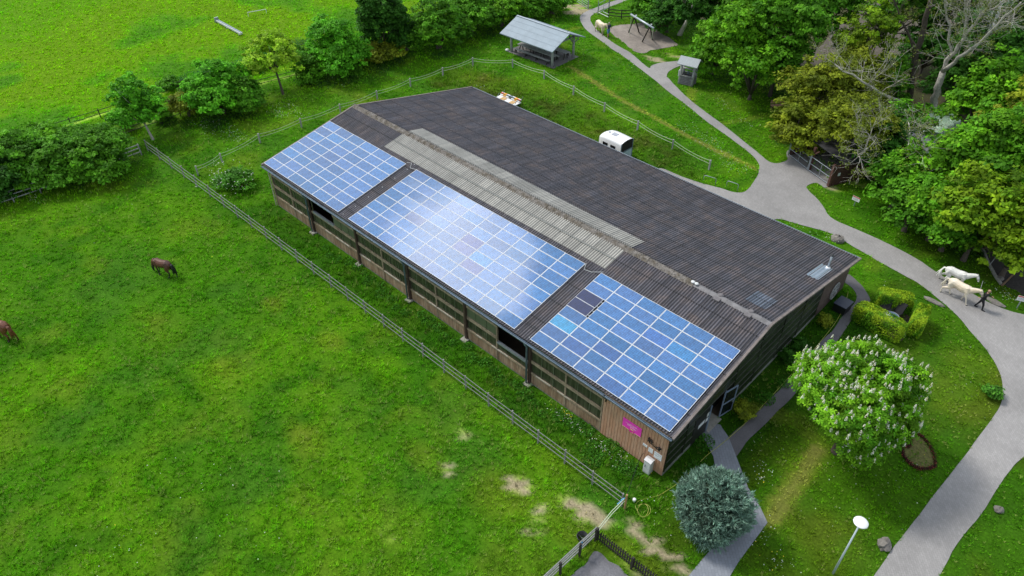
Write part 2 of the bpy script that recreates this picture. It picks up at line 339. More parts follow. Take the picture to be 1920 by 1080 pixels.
def ground_color(x, y):
    """base colour of turf / soil at world x, y; returns colour and grass cover"""
    x = np.asarray(x, float); y = np.asarray(y, float)
    n1 = fbm(x, y, 7., 11); n2 = fbm(x, y, 1.6, 21); n3 = fbm(x, y, .45, 31); n4 = fbm(x, y, 22., 41)
    c = np.tile(np.array([.125, .320, .020]), (len(x), 1))
    c = lerp(c, (.200, .400, .020), sstep(.42, .68, n1)*.7)
    c = lerp(c, (.060, .215, .014), sstep(.50, .72, n2)*.6)
    c = lerp(c, (.25, .36, .05), sstep(.56, .8, fbm(x, y, 2.7, 51))*.55)
    c = lerp(c, (.10, .26, .05), sstep(.58, .8, fbm(x, y, 3.7, 61))*.5)
    mead = sstep(-19, -24, x-.25*(y-5))     # far meadow beyond the tracks
    mc = np.tile(np.array([.170, .390, .012]), (len(x), 1)); mc = lerp(mc, (.215, .430, .014), sstep(.4, .65, n4)*.7); mc = lerp(mc, (.07, .21, .03), sstep(.52, .75, n1)*.7)
    c = c*(1-mead[:, None])+mc*mead[:, None]
    rb = sstep(22.5, 24, y)*(1-sstep(28, 31, y+.25*np.maximum(-x, 0)))*(x > -8)*(1-sstep(20, 24, x))   # rough bank
    c = lerp(c, (.080, .175, .022), rb*.65)
    c = lerp(c, (.125, .120, .035), rb*sstep(.5, .7, n2)*.5)
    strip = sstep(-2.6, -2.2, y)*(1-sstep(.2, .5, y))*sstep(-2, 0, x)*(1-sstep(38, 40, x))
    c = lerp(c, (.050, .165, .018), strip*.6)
    lawn = sstep(38.5, 41, x)
    c = lerp(c, (.070, .185, .014), lawn*.6)
    c = lerp(c, (.115, .150, .020), lawn*sstep(.5, .72, fbm(x, y, 3.1, 71))*.55)
    gs = sstep(37.8, 38, x)*(1-sstep(40.3, 41.5, x-.08*np.maximum(y-12, 0)))*sstep(-.5, 1.5, y)*(1-sstep(21, 23, y)); c = lerp(c, (.030, .105, .010), gs*.8)  # dark grass along the gable, with the hall's shade painted in
    d = blobval(x, y, DRY)*(.35+.95*n2); c = lerp(c, (.36, .40, .07), np.clip(d, 0, 1)*.75)
    b = np.clip(blobval(x, y, BARE)*(-.15+1.3*n3+1.1*vn(x, y, .16, 99)), 0, 1)
    for P, wd, s in STRAW:
        t = s*(1-sstep(wd*.7, wd*1.5, dseg(x, y, P)+.35*(n3-.5))); c = lerp(c, (.46, .47, .12), t*.9)
    cover = np.ones(len(x))
    for P in TRACKS:
        t = 1-sstep(.2, .6, dseg(x, y, P)+.5*(n3-.5)); b = np.maximum(b, t*.5)
    c = lerp(c, (.34, .275, .19), sstep(.3, .7, b)*.9); cover = 1-.9*sstep(.3, .6, b)
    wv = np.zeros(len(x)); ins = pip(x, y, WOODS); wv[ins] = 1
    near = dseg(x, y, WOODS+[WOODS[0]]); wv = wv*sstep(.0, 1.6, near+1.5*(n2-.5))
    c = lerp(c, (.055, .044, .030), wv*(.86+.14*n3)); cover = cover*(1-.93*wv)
    g_ = np.clip((c[:, 1]-c[:, 0])*12, 0, 1)[:, None]      # only the green parts
    c = c*(1-g_)+np.minimum(c*np.array([1.12, 1.32, .55])*(1+.36*mead[:, None]), .62)*g_
    return np.clip(c*(.8+.4*n3)[:, None], .003, 1), cover, wv
# ---- ground sheet
def axis(lo, hi, fine, far):
    a = list(np.arange(lo, hi+1e-6, fine)); st = fine; q = hi
    while q < far: st *= 1.35; q += st; a.append(q)
    st = fine; q = lo
    while q > -far: st *= 1.35; q -= st; a.insert(0, q)
    return np.array(a)
xs = axis(-72, 62, .42, 900); ys = axis(-32, 100, .42, 900)
X, Y = np.meshgrid(xs, ys, indexing='ij'); fx, fy = X.ravel(), Y.ravel()
gc, gcov, _ = ground_color(fx, fy)
V = np.stack([fx, fy, H(fx, fy)], 1); nx, ny = X.shape
I = (np.arange(nx-1)[:, None]*ny+np.arange(ny-1)[None]).ravel()
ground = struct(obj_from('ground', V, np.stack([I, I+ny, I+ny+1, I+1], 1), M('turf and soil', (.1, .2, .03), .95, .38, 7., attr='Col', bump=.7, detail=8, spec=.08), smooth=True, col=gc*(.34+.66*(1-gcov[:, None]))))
# ---- laid surfaces
def sheet(name, poly, dz, mat, step=.8):
    x0, y0 = np.min(poly, 0); x1, y1 = np.max(poly, 0)
    gx, gy = np.meshgrid(np.arange(x0, x1, step), np.arange(y0, y1, step)); gx = gx.ravel(); gy = gy.ravel()
    k = pip(gx, gy, poly); k &= dseg(gx, gy, list(poly)+[poly[0]]) > .15
    vs = [Vector(map(float, p)) for p in poly]+[Vector((float(a), float(b))) for a, b in zip(gx[k], gy[k])]
    r = delaunay_2d_cdt(vs, [], [list(range(len(poly)))], 1, 1e-4)
    vv = np.array([(p.x, p.y) for p in r[0]]); z = H(vv[:, 0], vv[:, 1])+dz
    F = []
    for f in r[2]:
        a, b, c = (vv[i] for i in f[:3])
        F.append(tuple(f) if (b[0]-a[0])*(c[1]-a[1])-(b[1]-a[1])*(c[0]-a[0]) > 0 else tuple(reversed(f)))
    return struct(obj_from(name, np.c_[vv, z], F, mat))
def paving(name, col, bs, j, var=.12, mort=.75, fine=60):
    m = M(name, col, .85, var, .6, col2=tuple(c*.86 for c in col), bump=0, detail=9)
    t = m.node_tree; b = t.nodes['Principled BSDF']; lk = b.inputs['Base Color'].links[0].from_socket
    c = N(t, 'ShaderNodeTexCoord'); mp = N(t, 'ShaderNodeMapping'); mp.inputs['Rotation'].default_value = (0, 0, j)
    t.links.new(c.outputs['Object'], mp.inputs[0])
    br = N(t, 'ShaderNodeTexBrick'); br.inputs['Scale'].default_value = bs; br.inputs['Color1'].default_value = (1, 1, 1, 1); br.inputs['Color2'].default_value = (.86, .86, .86, 1); br.inputs['Mortar'].default_value = (mort, mort, mort, 1); br.inputs['Mortar Size'].default_value = .02
    t.links.new(mp.outputs[0], br.inputs['Vector'])
    n = N(t, 'ShaderNodeTexNoise'); n.inputs['Scale'].default_value = fine; n.inputs['Detail'].default_value = 3; t.links.new(c.outputs['Object'], n.inputs['Vector'])
    r = N(t, 'ShaderNodeMapRange'); r.inputs[1].default_value = .3; r.inputs[2].default_value = .7; r.inputs[3].default_value = .86; r.inputs[4].default_value = 1.14; t.links.new(n.outputs[0], r.inputs[0])
    m1 = N(t, 'ShaderNodeMixRGB', blend_type='MULTIPLY'); m1.inputs[0].default_value = 1; t.links.new(lk, m1.inputs[1]); t.links.new(br.outputs[0], m1.inputs[2])
    m2 = N(t, 'ShaderNodeVectorMath', operation='SCALE'); t.links.new(m1.outputs[0], m2.inputs[0]); t.links.new(r.outputs[0], m2.inputs['Scale'])
    t.links.new(m2.outputs[0], b.inputs['Base Color'])
    return m
sheet('path', PATH, .034, paving('pale block paving', (.305, .295, .29), 2.2, .9, .12, .78, 45))
sheet('garden_path', PATH2, .026, paving('dark fine gravel', (.125, .12, .13), 8, .9, .2, 1, 22))
sheet('entrance_path', PATH3, .032, paving('grey slab paving', (.24, .26, .30), 1.6, .8, .12))
sheet('gravel_yard', YARD, .026, paving('gravel', (.15, .15, .165), 9, .2, .35, .9, 9))
sheet('play_area', PIT, .026, paving('bark and sand', (.26, .225, .195), 9, .2, .3, .9, 6))
sheet('shelter_floor', PAV, .03, paving('shelter paving', (.16, .155, .155), 2, 0, .2))
sheet('bare_soil', SOIL, .02, M('dark soil', (.035, .030, .026), .95, .4, 6, bump=.5))
sheet('riding_ground', SAND2, .02, M('pale trampled sand', (.10, .085, .066), .95, .3, 1.5))
struct(obj_from('arena_floor', [(.4, .4, .02), (38, .4, .02), (38, 22.2, .02), (.4, 22.2, .02)], [(0, 1, 2, 3)], mt('hall_sand')))
# ---- grass blades (stuff)
def scatter(n, box, power=2.0):
    x = rng.uniform(box[0], box[1], n); y = rng.uniform(box[2], box[3], n)
    d = np.sqrt((x-CAM[0])**2+(y-CAM[1])**2+CAM[2]**2)
    p = (40./d)**power; k = rng.random(n) < np.clip(p, 0, 1)
    return x[k], y[k]
def in_view(x, y, z=0., m=40):
    q = np.stack([x-CAM[0], y-CAM[1], z-CAM[2]+np.zeros_like(x)], 1); f = q@_F
    u = 960+FPX*(q@_R)/f; v = 540-FPX*(q@_U)/f
    return (u > -m) & (u < 1920+m) & (v > -m) & (v < 1080+m)
def blades(x, y, hgt, wid, col, lean=.6):
    n = len(x); z = H(x, y); a = rng.uniform(0, 2*math.pi, n); b = rng.uniform(0, 2*math.pi, n); L = rng.uniform(.2, 1, n)*lean*hgt
    base = np.stack([x, y, z-.01], 1); sx = np.stack([np.cos(a), np.sin(a), 0*a], 1)*(wid/2)[:, None]
    tip = base+np.stack([np.cos(b)*L, np.sin(b)*L, hgt*rng.uniform(.6, 1, n)], 1)
    Vv = np.stack([base-sx, base+sx, tip], 1).reshape(-1, 3)
    return Vv, np.arange(3*n).reshape(-1, 3), np.repeat(col, 3, 0)
NB = 5600000
x, y = scatter(NB, (-72, 60, -32, 100)); k = in_view(x, y, 0., 240); x, y = x[k], y[k]
ok = np.ones(len(x), bool)
for P in SURF:
    bb0, bb1 = np.min(P, 0), np.max(P, 0); s = (x > bb0[0]) & (x < bb1[0]) & (y > bb0[1]) & (y < bb1[1])
    i = np.where(s)[0]; ok[i[pip(x[i], y[i], P)]] = False
ok &= ~pip(x, y, HALL)
x, y = x[ok], y[ok]
c, cov, wv = ground_color(x, y)
k = (rng.random(len(x)) < cov) & (rng.random(len(x)) < .10+1.2*sstep(.28, .7, .6*vn(x, y, .21, 91)+.4*vn(x, y, .5, 92))); x, y, c = x[k], y[k], c[k]
d = np.sqrt((x-CAM[0])**2+(y-CAM[1])**2+CAM[2]**2)/45
hg = .045+.15*vn(x, y, .21, 91)*vn(x, y, .5, 92)+.05*fbm(x, y, 2, 81)
tall = sstep(-2.7, -2.3, y)*(1-sstep(-.2, .2, y))*sstep(-3, 0, x)*(1-sstep(39, 40, x))
bank = sstep(22.5, 24, y)*(1-sstep(28, 30, y))*(x > -8)*(x < 24)
meadow = sstep(-2.2, -3.2, y)+(x < -2)
lawn = (x > 39)
hg = hg*(1+1.1*tall+1.0*bank+.35*(meadow > 0)-.35*lawn)
wd = (.020+.022*rng.random(len(x)))*d
tn = rng.random(len(x)); cc = c*((.55+.75*tn)*(.32+.62*vn(x, y, .15, 93)+.80*vn(x, y, .33, 94)))[:, None]; yel = vn(x, y, .14, 95)*vn(x, y, .6, 96) > .66; cc[yel] = cc[yel]*.5+np.array([.17, .17, .05])*.6; yel = rng.random(len(x)) < .08; cc[yel] = cc[yel]*np.array([1.7, 1.25, 1.1])
Vv, Ff, Cc = blades(x, y, hg, wd, cc)
# bigger tufts with blades fanning outwards
k = rng.random(len(x)) < .15; tx_, ty_, tc_, td_, th_ = x[k], y[k], c[k], d[k], hg[k]; nb = 6
a = rng.uniform(0, 2*math.pi, (len(tx_), nb)); hh = (.05+.75*th_)[:, None]*rng.uniform(.7, 1.2, a.shape); sp_ = hh*rng.uniform(.35, .95, a.shape); b0_ = rng.uniform(.0, .05, a.shape)
z0 = H(tx_, ty_)[:, None]+0*a; ca, sa = np.cos(a), np.sin(a); w_ = (.015*td_)[:, None]*rng.uniform(.8, 1.5, a.shape)
bx, by = tx_[:, None]+ca*b0_, ty_[:, None]+sa*b0_
v0 = np.stack([bx-sa*w_, by+ca*w_, z0], -1); v1 = np.stack([bx+sa*w_, by-ca*w_, z0], -1); v2 = np.stack([bx+ca*sp_, by+sa*sp_, z0+hh], -1)
TV = np.stack([v0, v1, v2], 2).reshape(-1, 3); tcol = tc_*rng.uniform(.7, 1.45, (len(tx_), 1)); st_w = rng.random(len(tx_))+.9*(tx_ < -19) < .05+.28*sstep(.48, .75, vn(tx_, ty_, .7, 55)*.5+.5*vn(tx_, ty_, 5, 56)); tcol[st_w] = tcol[st_w]*.5+np.array([.24, .24, .08])
TC = np.repeat(tcol, nb*3, 0); Vv = np.concatenate([Vv, TV]); Cc = np.concatenate([Cc, TC]); Ff = np.arange(len(Vv)).reshape(-1, 3); print('tufts', len(tx_))
leafm = lambda nm, tr, isl, **k: M(nm, (.1, .2, .03), .75, .1, 2, attr='Col', transl=tr, island=isl, spec=.06, **k)
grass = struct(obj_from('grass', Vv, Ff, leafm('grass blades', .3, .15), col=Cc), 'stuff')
print('blades', len(x))
# ---- weeds and flowers (stuff)
def cards(P, Nn, size, asp, col):
    n = len(P); Nn = Nn/(np.linalg.norm(Nn, axis=1, keepdims=True)+1e-9)
    r = rng.normal(size=(n, 3)); T = np.cross(Nn, r); T /= np.linalg.norm(T, axis=1, keepdims=True)+1e-9; B = np.cross(Nn, T)
    s = size[:, None]
    Vv = np.stack([P-T*s, P+B*s*asp-T*s*.1, P+T*s, P-B*s*asp-T*s*.1], 1).reshape(-1, 3)
    return Vv, np.arange(4*n).reshape(-1, 4), np.repeat(col, 4, 0)
fl = [(390,235,3.5,1.2,260),(440,255,2.5,1,200),(545,205,2.2,1,170),(525,215,1.5,.8,120),(640,160,2,.8,70),(905,170,1,.6,20),(1305,250,2.5,1.5,160),(1330,275,2.5,1.2,170),(1375,315,1.6,1,120),(1290,210,2,1,60),(1200,130,3,1,50),(1110,110,3,1.5,40),(1380,130,.1,.1,0),(1360,200,2,1.2,90),(1400,235,2,1,50),(1070,795,1.6,.5,110),(1135,845,1,.5,90),(1060,780,1,.4,50),(1170,870,1,.6,50),(1430,880,.8,.5,35),(1420,1000,.7,1.2,60),(1460,1060,1,.8,60),(1425,900,.6,.4,30),(1420,830,1.5,1,30),(1335,905,.5,1,30),(1890,560,1,.5,70),(1880,552,1,.4,40),(1250,960,2,2,30),(1730,920,3,3,30),(1650,900,3,2,30),(1830,720,3,3,40),(60,372,1.8,.7,90),(200,335,.8,.4,30),(60,640,.1,.1,0),(240,1000,4,2.5,40),(420,940,6,3,50),(300,480,10,6,20),(1600,940,3,3,30),(1690,560,2,1,30),(1550,450,1.5,.5,30),(1500,430,1.5,.5,25),(760,650,.1,.1,0),(1345,840,1,1,40),(1460,640,1,1,10)]
FP = []
for u, v, rx, ry, n in fl:
    q = G(u, v); a = rng.normal(size=(n, 2))*[rx*.5, ry*.5]; FP.append(np.c_[q[0]+a[:, 0], q[1]+a[:, 1]])
FP = np.concatenate(FP); ok = ~pip(FP[:, 0], FP[:, 1], HALL)
for P in SURF[:4]: ok &= ~pip(FP[:, 0], FP[:, 1], P)
FP = FP[ok]; P3 = np.c_[FP, H(FP[:, 0], FP[:, 1])+rng.uniform(.12, .3, len(FP))]
kf = rng.random(len(P3)) < .6; P3 = P3[kf]; sz = rng.uniform(.015, .042, len(P3)); cf = np.tile([.62, .68, .58], (len(P3), 1)); yl = rng.random(len(P3)) < .12; cf[yl] = (.75, .6, .05)
Vv, Ff, Cc = cards(P3, rng.normal(size=P3.shape)*.4+[0, 0, 1], sz, .8, cf)
struct(obj_from('wildflowers', Vv, Ff, leafm('petals', .2, .1), col=Cc), 'stuff')
def weeds(name, spots, hgt, colr, dens):
    PP = []; NN = []; CCl = []; SS = []
    for x0, y0, r in spots:
        n = int(dens*r*r); a = rng.uniform(0, 2*math.pi, n); q = np.sqrt(rng.random(n))*r
        px, py = x0+np.cos(a)*q, y0+np.sin(a)*q; z = H(px, py)+hgt*rng.random(n)*(1-.6*(q/r)**2)*(.6+.6*vn(px, py, .4, 5))
        PP.append(np.c_[px, py, z]); NN.append(rng.normal(size=(n, 3))*.7+[0, 0, .8]); SS.append(rng.uniform(.04, .09, n))
        CCl.append(np.array(colr)*rng.uniform(.6, 1.5, n)[:, None])
    Vv, Ff, Cc = cards(np.concatenate(PP), np.concatenate(NN), np.concatenate(SS), .45, np.concatenate(CCl))
    return struct(obj_from(name, Vv, Ff, leafm(name, .3, .2), col=Cc), 'stuff')
sp = [(x_, -.1-.9*random.random(), random.uniform(.3, .6)) for x_ in np.arange(8, 37, .9)]+[(38.4+random.random()*1.4, y_, random.uniform(.3, .6)) for y_ in (1, 2, 8, 9.2, 11, 13, 15)]
sp += [(*G(u, v)[:2], r) for u, v, r in [(1320,830,.6),(1110,860,.7),(1180,880,.6),(1150,840,.7),(1080,800,.6)]]
weeds('weeds', sp, .38, (.06, .20, .02), 900)
verge = [(*G(300+t*300+random.uniform(-6, 6), 167-t*95+random.uniform(-6, 4))[:2], random.uniform(.6, 1.3)) for t in np.linspace(0, 1, 26)]
weeds('verge_herbs', verge, .5, (.05, .17, .06), 220)
under = [(*G(u+random.uniform(-20, 20), v+random.uniform(-12, 12))[:2], random.uniform(.7, 1.4)) for u, v in [(20,350),(80,345),(140,330),(200,310),(240,290),(330,240),(400,228),(450,212),(600,150),(660,140),(700,120),(760,110),(820,95),(880,75),(930,60),(1350,110),(1400,160),(1450,175),(1480,260),(1640,330),(1690,350),(1740,390),(1780,440),(1830,470),(1240,30),(1290,50),(1330,70)] for _ in range(2)]
weeds('undergrowth', under, .55, (.035, .10, .02), 260)
# ================================================================ RIDING HALL
L_, W1, W2, HE, TA, TB = 38.357, 9.19, 13.43, 3.78, math.tan(.183), math.tan(.2115)
HR = HE+W1*TA
zn = lambda y: HE+y*TA
zf = lambda y: HR-(y-W1)*TB
def corr(name, x0, x1, y0, y1, zfun, off, mat, parent, amp=.034, per=.177, rows=6, thick=False, seg=8, sheetstep=0.):
    n = int((x1-x0)/per*seg)+1; xx = np.linspace(x0, x1, n); yy = np.linspace(y0, y1, rows)
    XX, YY = np.meshgrid(xx, yy, indexing='ij'); Z = np.array([zfun(v) for v in yy])[None]+off+amp*np.sin(2*math.pi*XX/per)
    V = np.stack([XX, YY, Z], 2).reshape(-1, 3); I = (np.arange(n-1)[:, None]*rows+np.arange(rows-1)[None]).ravel()
    F = np.stack([I, I+rows, I+rows+1, I+1], 1)
    return obj_from(name, V, F, mat, parent, smooth=True)
hall = empty('riding_hall', (19.2, 0, 0), 0, 'long low timber riding hall with a dark corrugated gable roof', 'building')
HP = hall
def hp(o):
    o.parent = hall; o.matrix_parent_inverse = Matrix.Translation((-19.2, 0, 0)); return o
# roof material: fibre cement sheets, each course and sheet a slightly different tone
def roofmat(name, c1, c2, c3, rough=.62, nk=1.):
    m = bpy.data.materials.new(name); m.use_nodes = True; t = m.node_tree; b = t.nodes['Principled BSDF']; b.inputs['Roughness'].default_value = rough
    c = N(t, 'ShaderNodeTexCoord'); mp = N(t, 'ShaderNodeMapping'); mp.inputs['Rotation'].default_value = (0, 0, math.pi/2); t.links.new(c.outputs['Object'], mp.inputs[0])
    br = N(t, 'ShaderNodeTexBrick'); br.offset = 0; br.inputs['Scale'].default_value = 1; br.inputs['Brick Width'].default_value = 1.6; br.inputs['Row Height'].default_value = .885
    br.inputs['Color1'].default_value = (.86, .86, .86, 1); br.inputs['Color2'].default_value = (1.12, 1.12, 1.12, 1); br.inputs['Mortar'].default_value = (.28, .28, .28, 1); br.inputs['Mortar Size'].default_value = .048; br.inputs['Mortar Smooth'].default_value = .3
    t.links.new(mp.outputs[0], br.inputs['Vector'])
    n1 = N(t, 'ShaderNodeTexNoise'); n1.inputs['Scale'].default_value = .9; n1.inputs['Detail'].default_value = 8; n1.inputs['Roughness'].default_value = .7; t.links.new(c.outputs['Object'], n1.inputs['Vector'])
    rp = N(t, 'ShaderNodeValToRGB'); e = rp.color_ramp.elements; e[0].position = .35; e[0].color = (*c1, 1); e[1].position = .66; e[1].color = (*c3, 1); k = e.new(.5); k.color = (*c2, 1)
    t.links.new(n1.outputs[0], rp.inputs[0])
    mp2 = N(t, 'ShaderNodeMapping'); mp2.inputs['Scale'].default_value = (5.65, .35, 1); t.links.new(c.outputs['Object'], mp2.inputs[0])
    n2 = N(t, 'ShaderNodeTexNoise'); n2.inputs['Scale'].default_value = 1; n2.inputs['Detail'].default_value = 3; t.links.new(mp2.outputs[0], n2.inputs['Vector'])
    r2 = N(t, 'ShaderNodeMapRange'); r2.inputs[1].default_value = .3; r2.inputs[2].default_value = .7; r2.inputs[3].default_value = 1-.3*nk; r2.inputs[4].default_value = 1+.3*nk; t.links.new(n2.outputs[0], r2.inputs[0])
    n3 = N(t, 'ShaderNodeTexNoise'); n3.inputs['Scale'].default_value = 9; n3.inputs['Detail'].default_value = 6; t.links.new(c.outputs['Object'], n3.inputs['Vector'])
    r3 = N(t, 'ShaderNodeMapRange'); r3.inputs[1].default_value = .3; r3.inputs[2].default_value = .75; r3.inputs[3].default_value = 1-.25*nk; r3.inputs[4].default_value = 1+.35*nk; t.links.new(n3.outputs[0], r3.inputs[0])
    m1 = N(t, 'ShaderNodeMixRGB', blend_type='MULTIPLY'); m1.inputs[0].default_value = 1; t.links.new(rp.outputs[0], m1.inputs[1]); t.links.new(br.outputs[0], m1.inputs[2])
    s1 = N(t, 'ShaderNodeVectorMath', operation='SCALE'); t.links.new(m1.outputs[0], s1.inputs[0]); t.links.new(r2.outputs[0], s1.inputs['Scale'])
    s2 = N(t, 'ShaderNodeVectorMath', operation='SCALE'); t.links.new(s1.outputs[0], s2.inputs[0]); t.links.new(r3.outputs[0], s2.inputs['Scale'])
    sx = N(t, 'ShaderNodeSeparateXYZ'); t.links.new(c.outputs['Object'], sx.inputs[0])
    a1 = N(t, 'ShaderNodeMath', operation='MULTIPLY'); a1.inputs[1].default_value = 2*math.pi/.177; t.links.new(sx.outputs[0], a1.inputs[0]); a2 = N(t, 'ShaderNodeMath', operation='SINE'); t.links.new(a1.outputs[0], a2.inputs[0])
    r4 = N(t, 'ShaderNodeMapRange'); r4.inputs[1].default_value = -1; r4.inputs[2].default_value = .6; r4.inputs[3].default_value = .5; r4.inputs[4].default_value = 1.15; t.links.new(a2.outputs[0], r4.inputs[0])  # groove shading painted into the colour: dark valleys, lighter crests
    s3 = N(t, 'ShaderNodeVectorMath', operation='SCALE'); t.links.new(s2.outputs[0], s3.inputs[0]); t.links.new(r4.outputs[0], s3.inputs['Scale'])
    t.links.new(s3.outputs[0], b.inputs['Base Color']); return m
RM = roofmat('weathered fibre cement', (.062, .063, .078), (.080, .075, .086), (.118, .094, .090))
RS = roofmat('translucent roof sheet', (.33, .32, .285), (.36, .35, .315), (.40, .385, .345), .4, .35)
def slope(name, far, off, mat, x0, x1, y0, y1, **k): return hp(corr(name, x0, x1, y0, y1, zf if far else zn, off, mat, None, **k))
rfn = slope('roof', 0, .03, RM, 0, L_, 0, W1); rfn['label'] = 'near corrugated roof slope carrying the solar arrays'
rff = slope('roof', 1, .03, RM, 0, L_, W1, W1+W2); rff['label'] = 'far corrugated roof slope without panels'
def sub(o, par):     # child of a hall part, in world coordinates
    o.parent = par; o.matrix_parent_inverse = Matrix.Identity(4); return o
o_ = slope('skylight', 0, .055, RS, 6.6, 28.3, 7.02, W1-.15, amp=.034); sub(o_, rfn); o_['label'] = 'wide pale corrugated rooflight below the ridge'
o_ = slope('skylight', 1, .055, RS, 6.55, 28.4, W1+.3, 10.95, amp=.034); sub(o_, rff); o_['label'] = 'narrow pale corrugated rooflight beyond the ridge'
purl = MB().beam((6.6, 7.95, zn(7.95)+.095), (28.3, 7.95, zn(7.95)+.095), .07, .02); sub(purl.build('lap_strip', 'wood_pale'), rfn)
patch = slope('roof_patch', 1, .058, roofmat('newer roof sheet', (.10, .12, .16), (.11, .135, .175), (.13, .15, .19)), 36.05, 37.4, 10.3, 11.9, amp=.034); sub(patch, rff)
# roof soffit / structure under sheets
us = MB()
for y in np.arange(.5, 22.4, 1.5):
    z = (zn(y) if y < W1 else zf(y))-.09; us.beam((.15, y, z), (L_-.15, y, z), .09, .14)
for x_ in np.arange(.3, 38.5, 5.65):
    x_ = min(x_, 37.9); us.beam((x_, .3, zn(.3)-.3), (x_, W1, HR-.3), .16, .28); us.beam((x_, W1, HR-.3), (x_, 22.3, zf(22.3)-.3), .16, .28)
hp(us.build('rafters', 'beam'))
# ridge: segmented capping with vent, mossy
def ridgecap(x0, x1, w, h, name, mat, jit=0):
    m = MB(); st = .30 if jit else 1.1
    for i, x_ in enumerate(np.arange(x0, x1, st)):
        x2 = min(x_+st*1.02, x1); j = random.uniform(-1, 1)*jit; hh = h+j
        V = [(x_, W1-w, zn(W1-w)+.05), (x_, W1-w*.45, HR+hh*.75), (x_, W1, HR+hh), (x_, W1+w*.45, HR+hh*.75), (x_, W1+w, zf(W1+w)+.05)]
        V += [(x2, a[1], a[2]+.012*((i % 2)*2-1)) for a in V]
        m.add(V, [(k, k+1, k+6, k+5) for k in range(4)]+[(4, 3, 2, 1, 0), (5, 6, 7, 8, 9)])
    return hp(m.build(name, mat))
moss = M('mossy ridge tiles', (.17, .155, .14), .95, .55, 9, col2=(.10, .085, .065), bump=1.0)
ridgecap(.0, 33.3, .30, .17, 'ridge_cap', moss, .02)
rc2 = ridgecap(33.3, L_, .22, .10, 'ridge_cap', M('ridge end metal', (.17, .165, .17), .7, .3, 3)); rc2['label'] = 'lower ridge capping at the gable end'
m = MB()
for x_ in (33.2, 33.45): m.lathe((x_, W1-.05, HR+.13), [(.11, 0), (.12, .07), (.07, .10), (.0, .11)], 10)
hp(m.build('ridge_finial', 'offwhite'))
for x_ in (35.0, 37.0):
    m = MB().box(x_-.2, x_+.2, W1-.42, W1-.12, zn(W1-.3)+.04, zn(W1-.3)+.14); m.lathe((x_, W1+.12, HR+.02), [(.17, 0), (.17, .1), (.1, .15), (0, .16)], 10)
    hp(m.build('ridge_vent', M('vent metal', (.14, .13, .135), .7, .3, 4)))
# verges, gutter, fascia
vm = M('verge capping', (.16, .135, .125), .75, .35, 3)
m = MB()
for x_ in (-.02, L_+.02):
    m = MB()
    for a, b in (((x_, -.03, zn(-.03)+.02), (x_, W1, HR+.03)), ((x_, W1, HR+.03), (x_, W1+W2, zf(W1+W2)+.03))): m.beam(a, b, .14, .12)
    hp(m.build('verge', vm))
m = MB().prism([(-.16, -.02), (-.15, -.11), (-.03, -.12), (-.02, -.02), (-.035, -.02), (-.045, -.10), (-.135, -.095), (-.145, -.02)], 0, L_, 'x'); m.v = [(a, b, c+HE) for a, b, c in m.v]
hp(m.build('gutter', 'zinc'))
m = MB().prism([(.0, 0), (.0, -.10), (.12, -.11), (.13, 0), (.115, 0), (.11, -.09), (.015, -.09), (.015, 0)], 0, L_, 'x'); ze = zf(W1+W2); m.v = [(a, b+W1+W2, c+ze) for a, b, c in m.v]
g2 = hp(m.build('gutter', 'zinc_pale')); g2['label'] = 'far eave gutter'
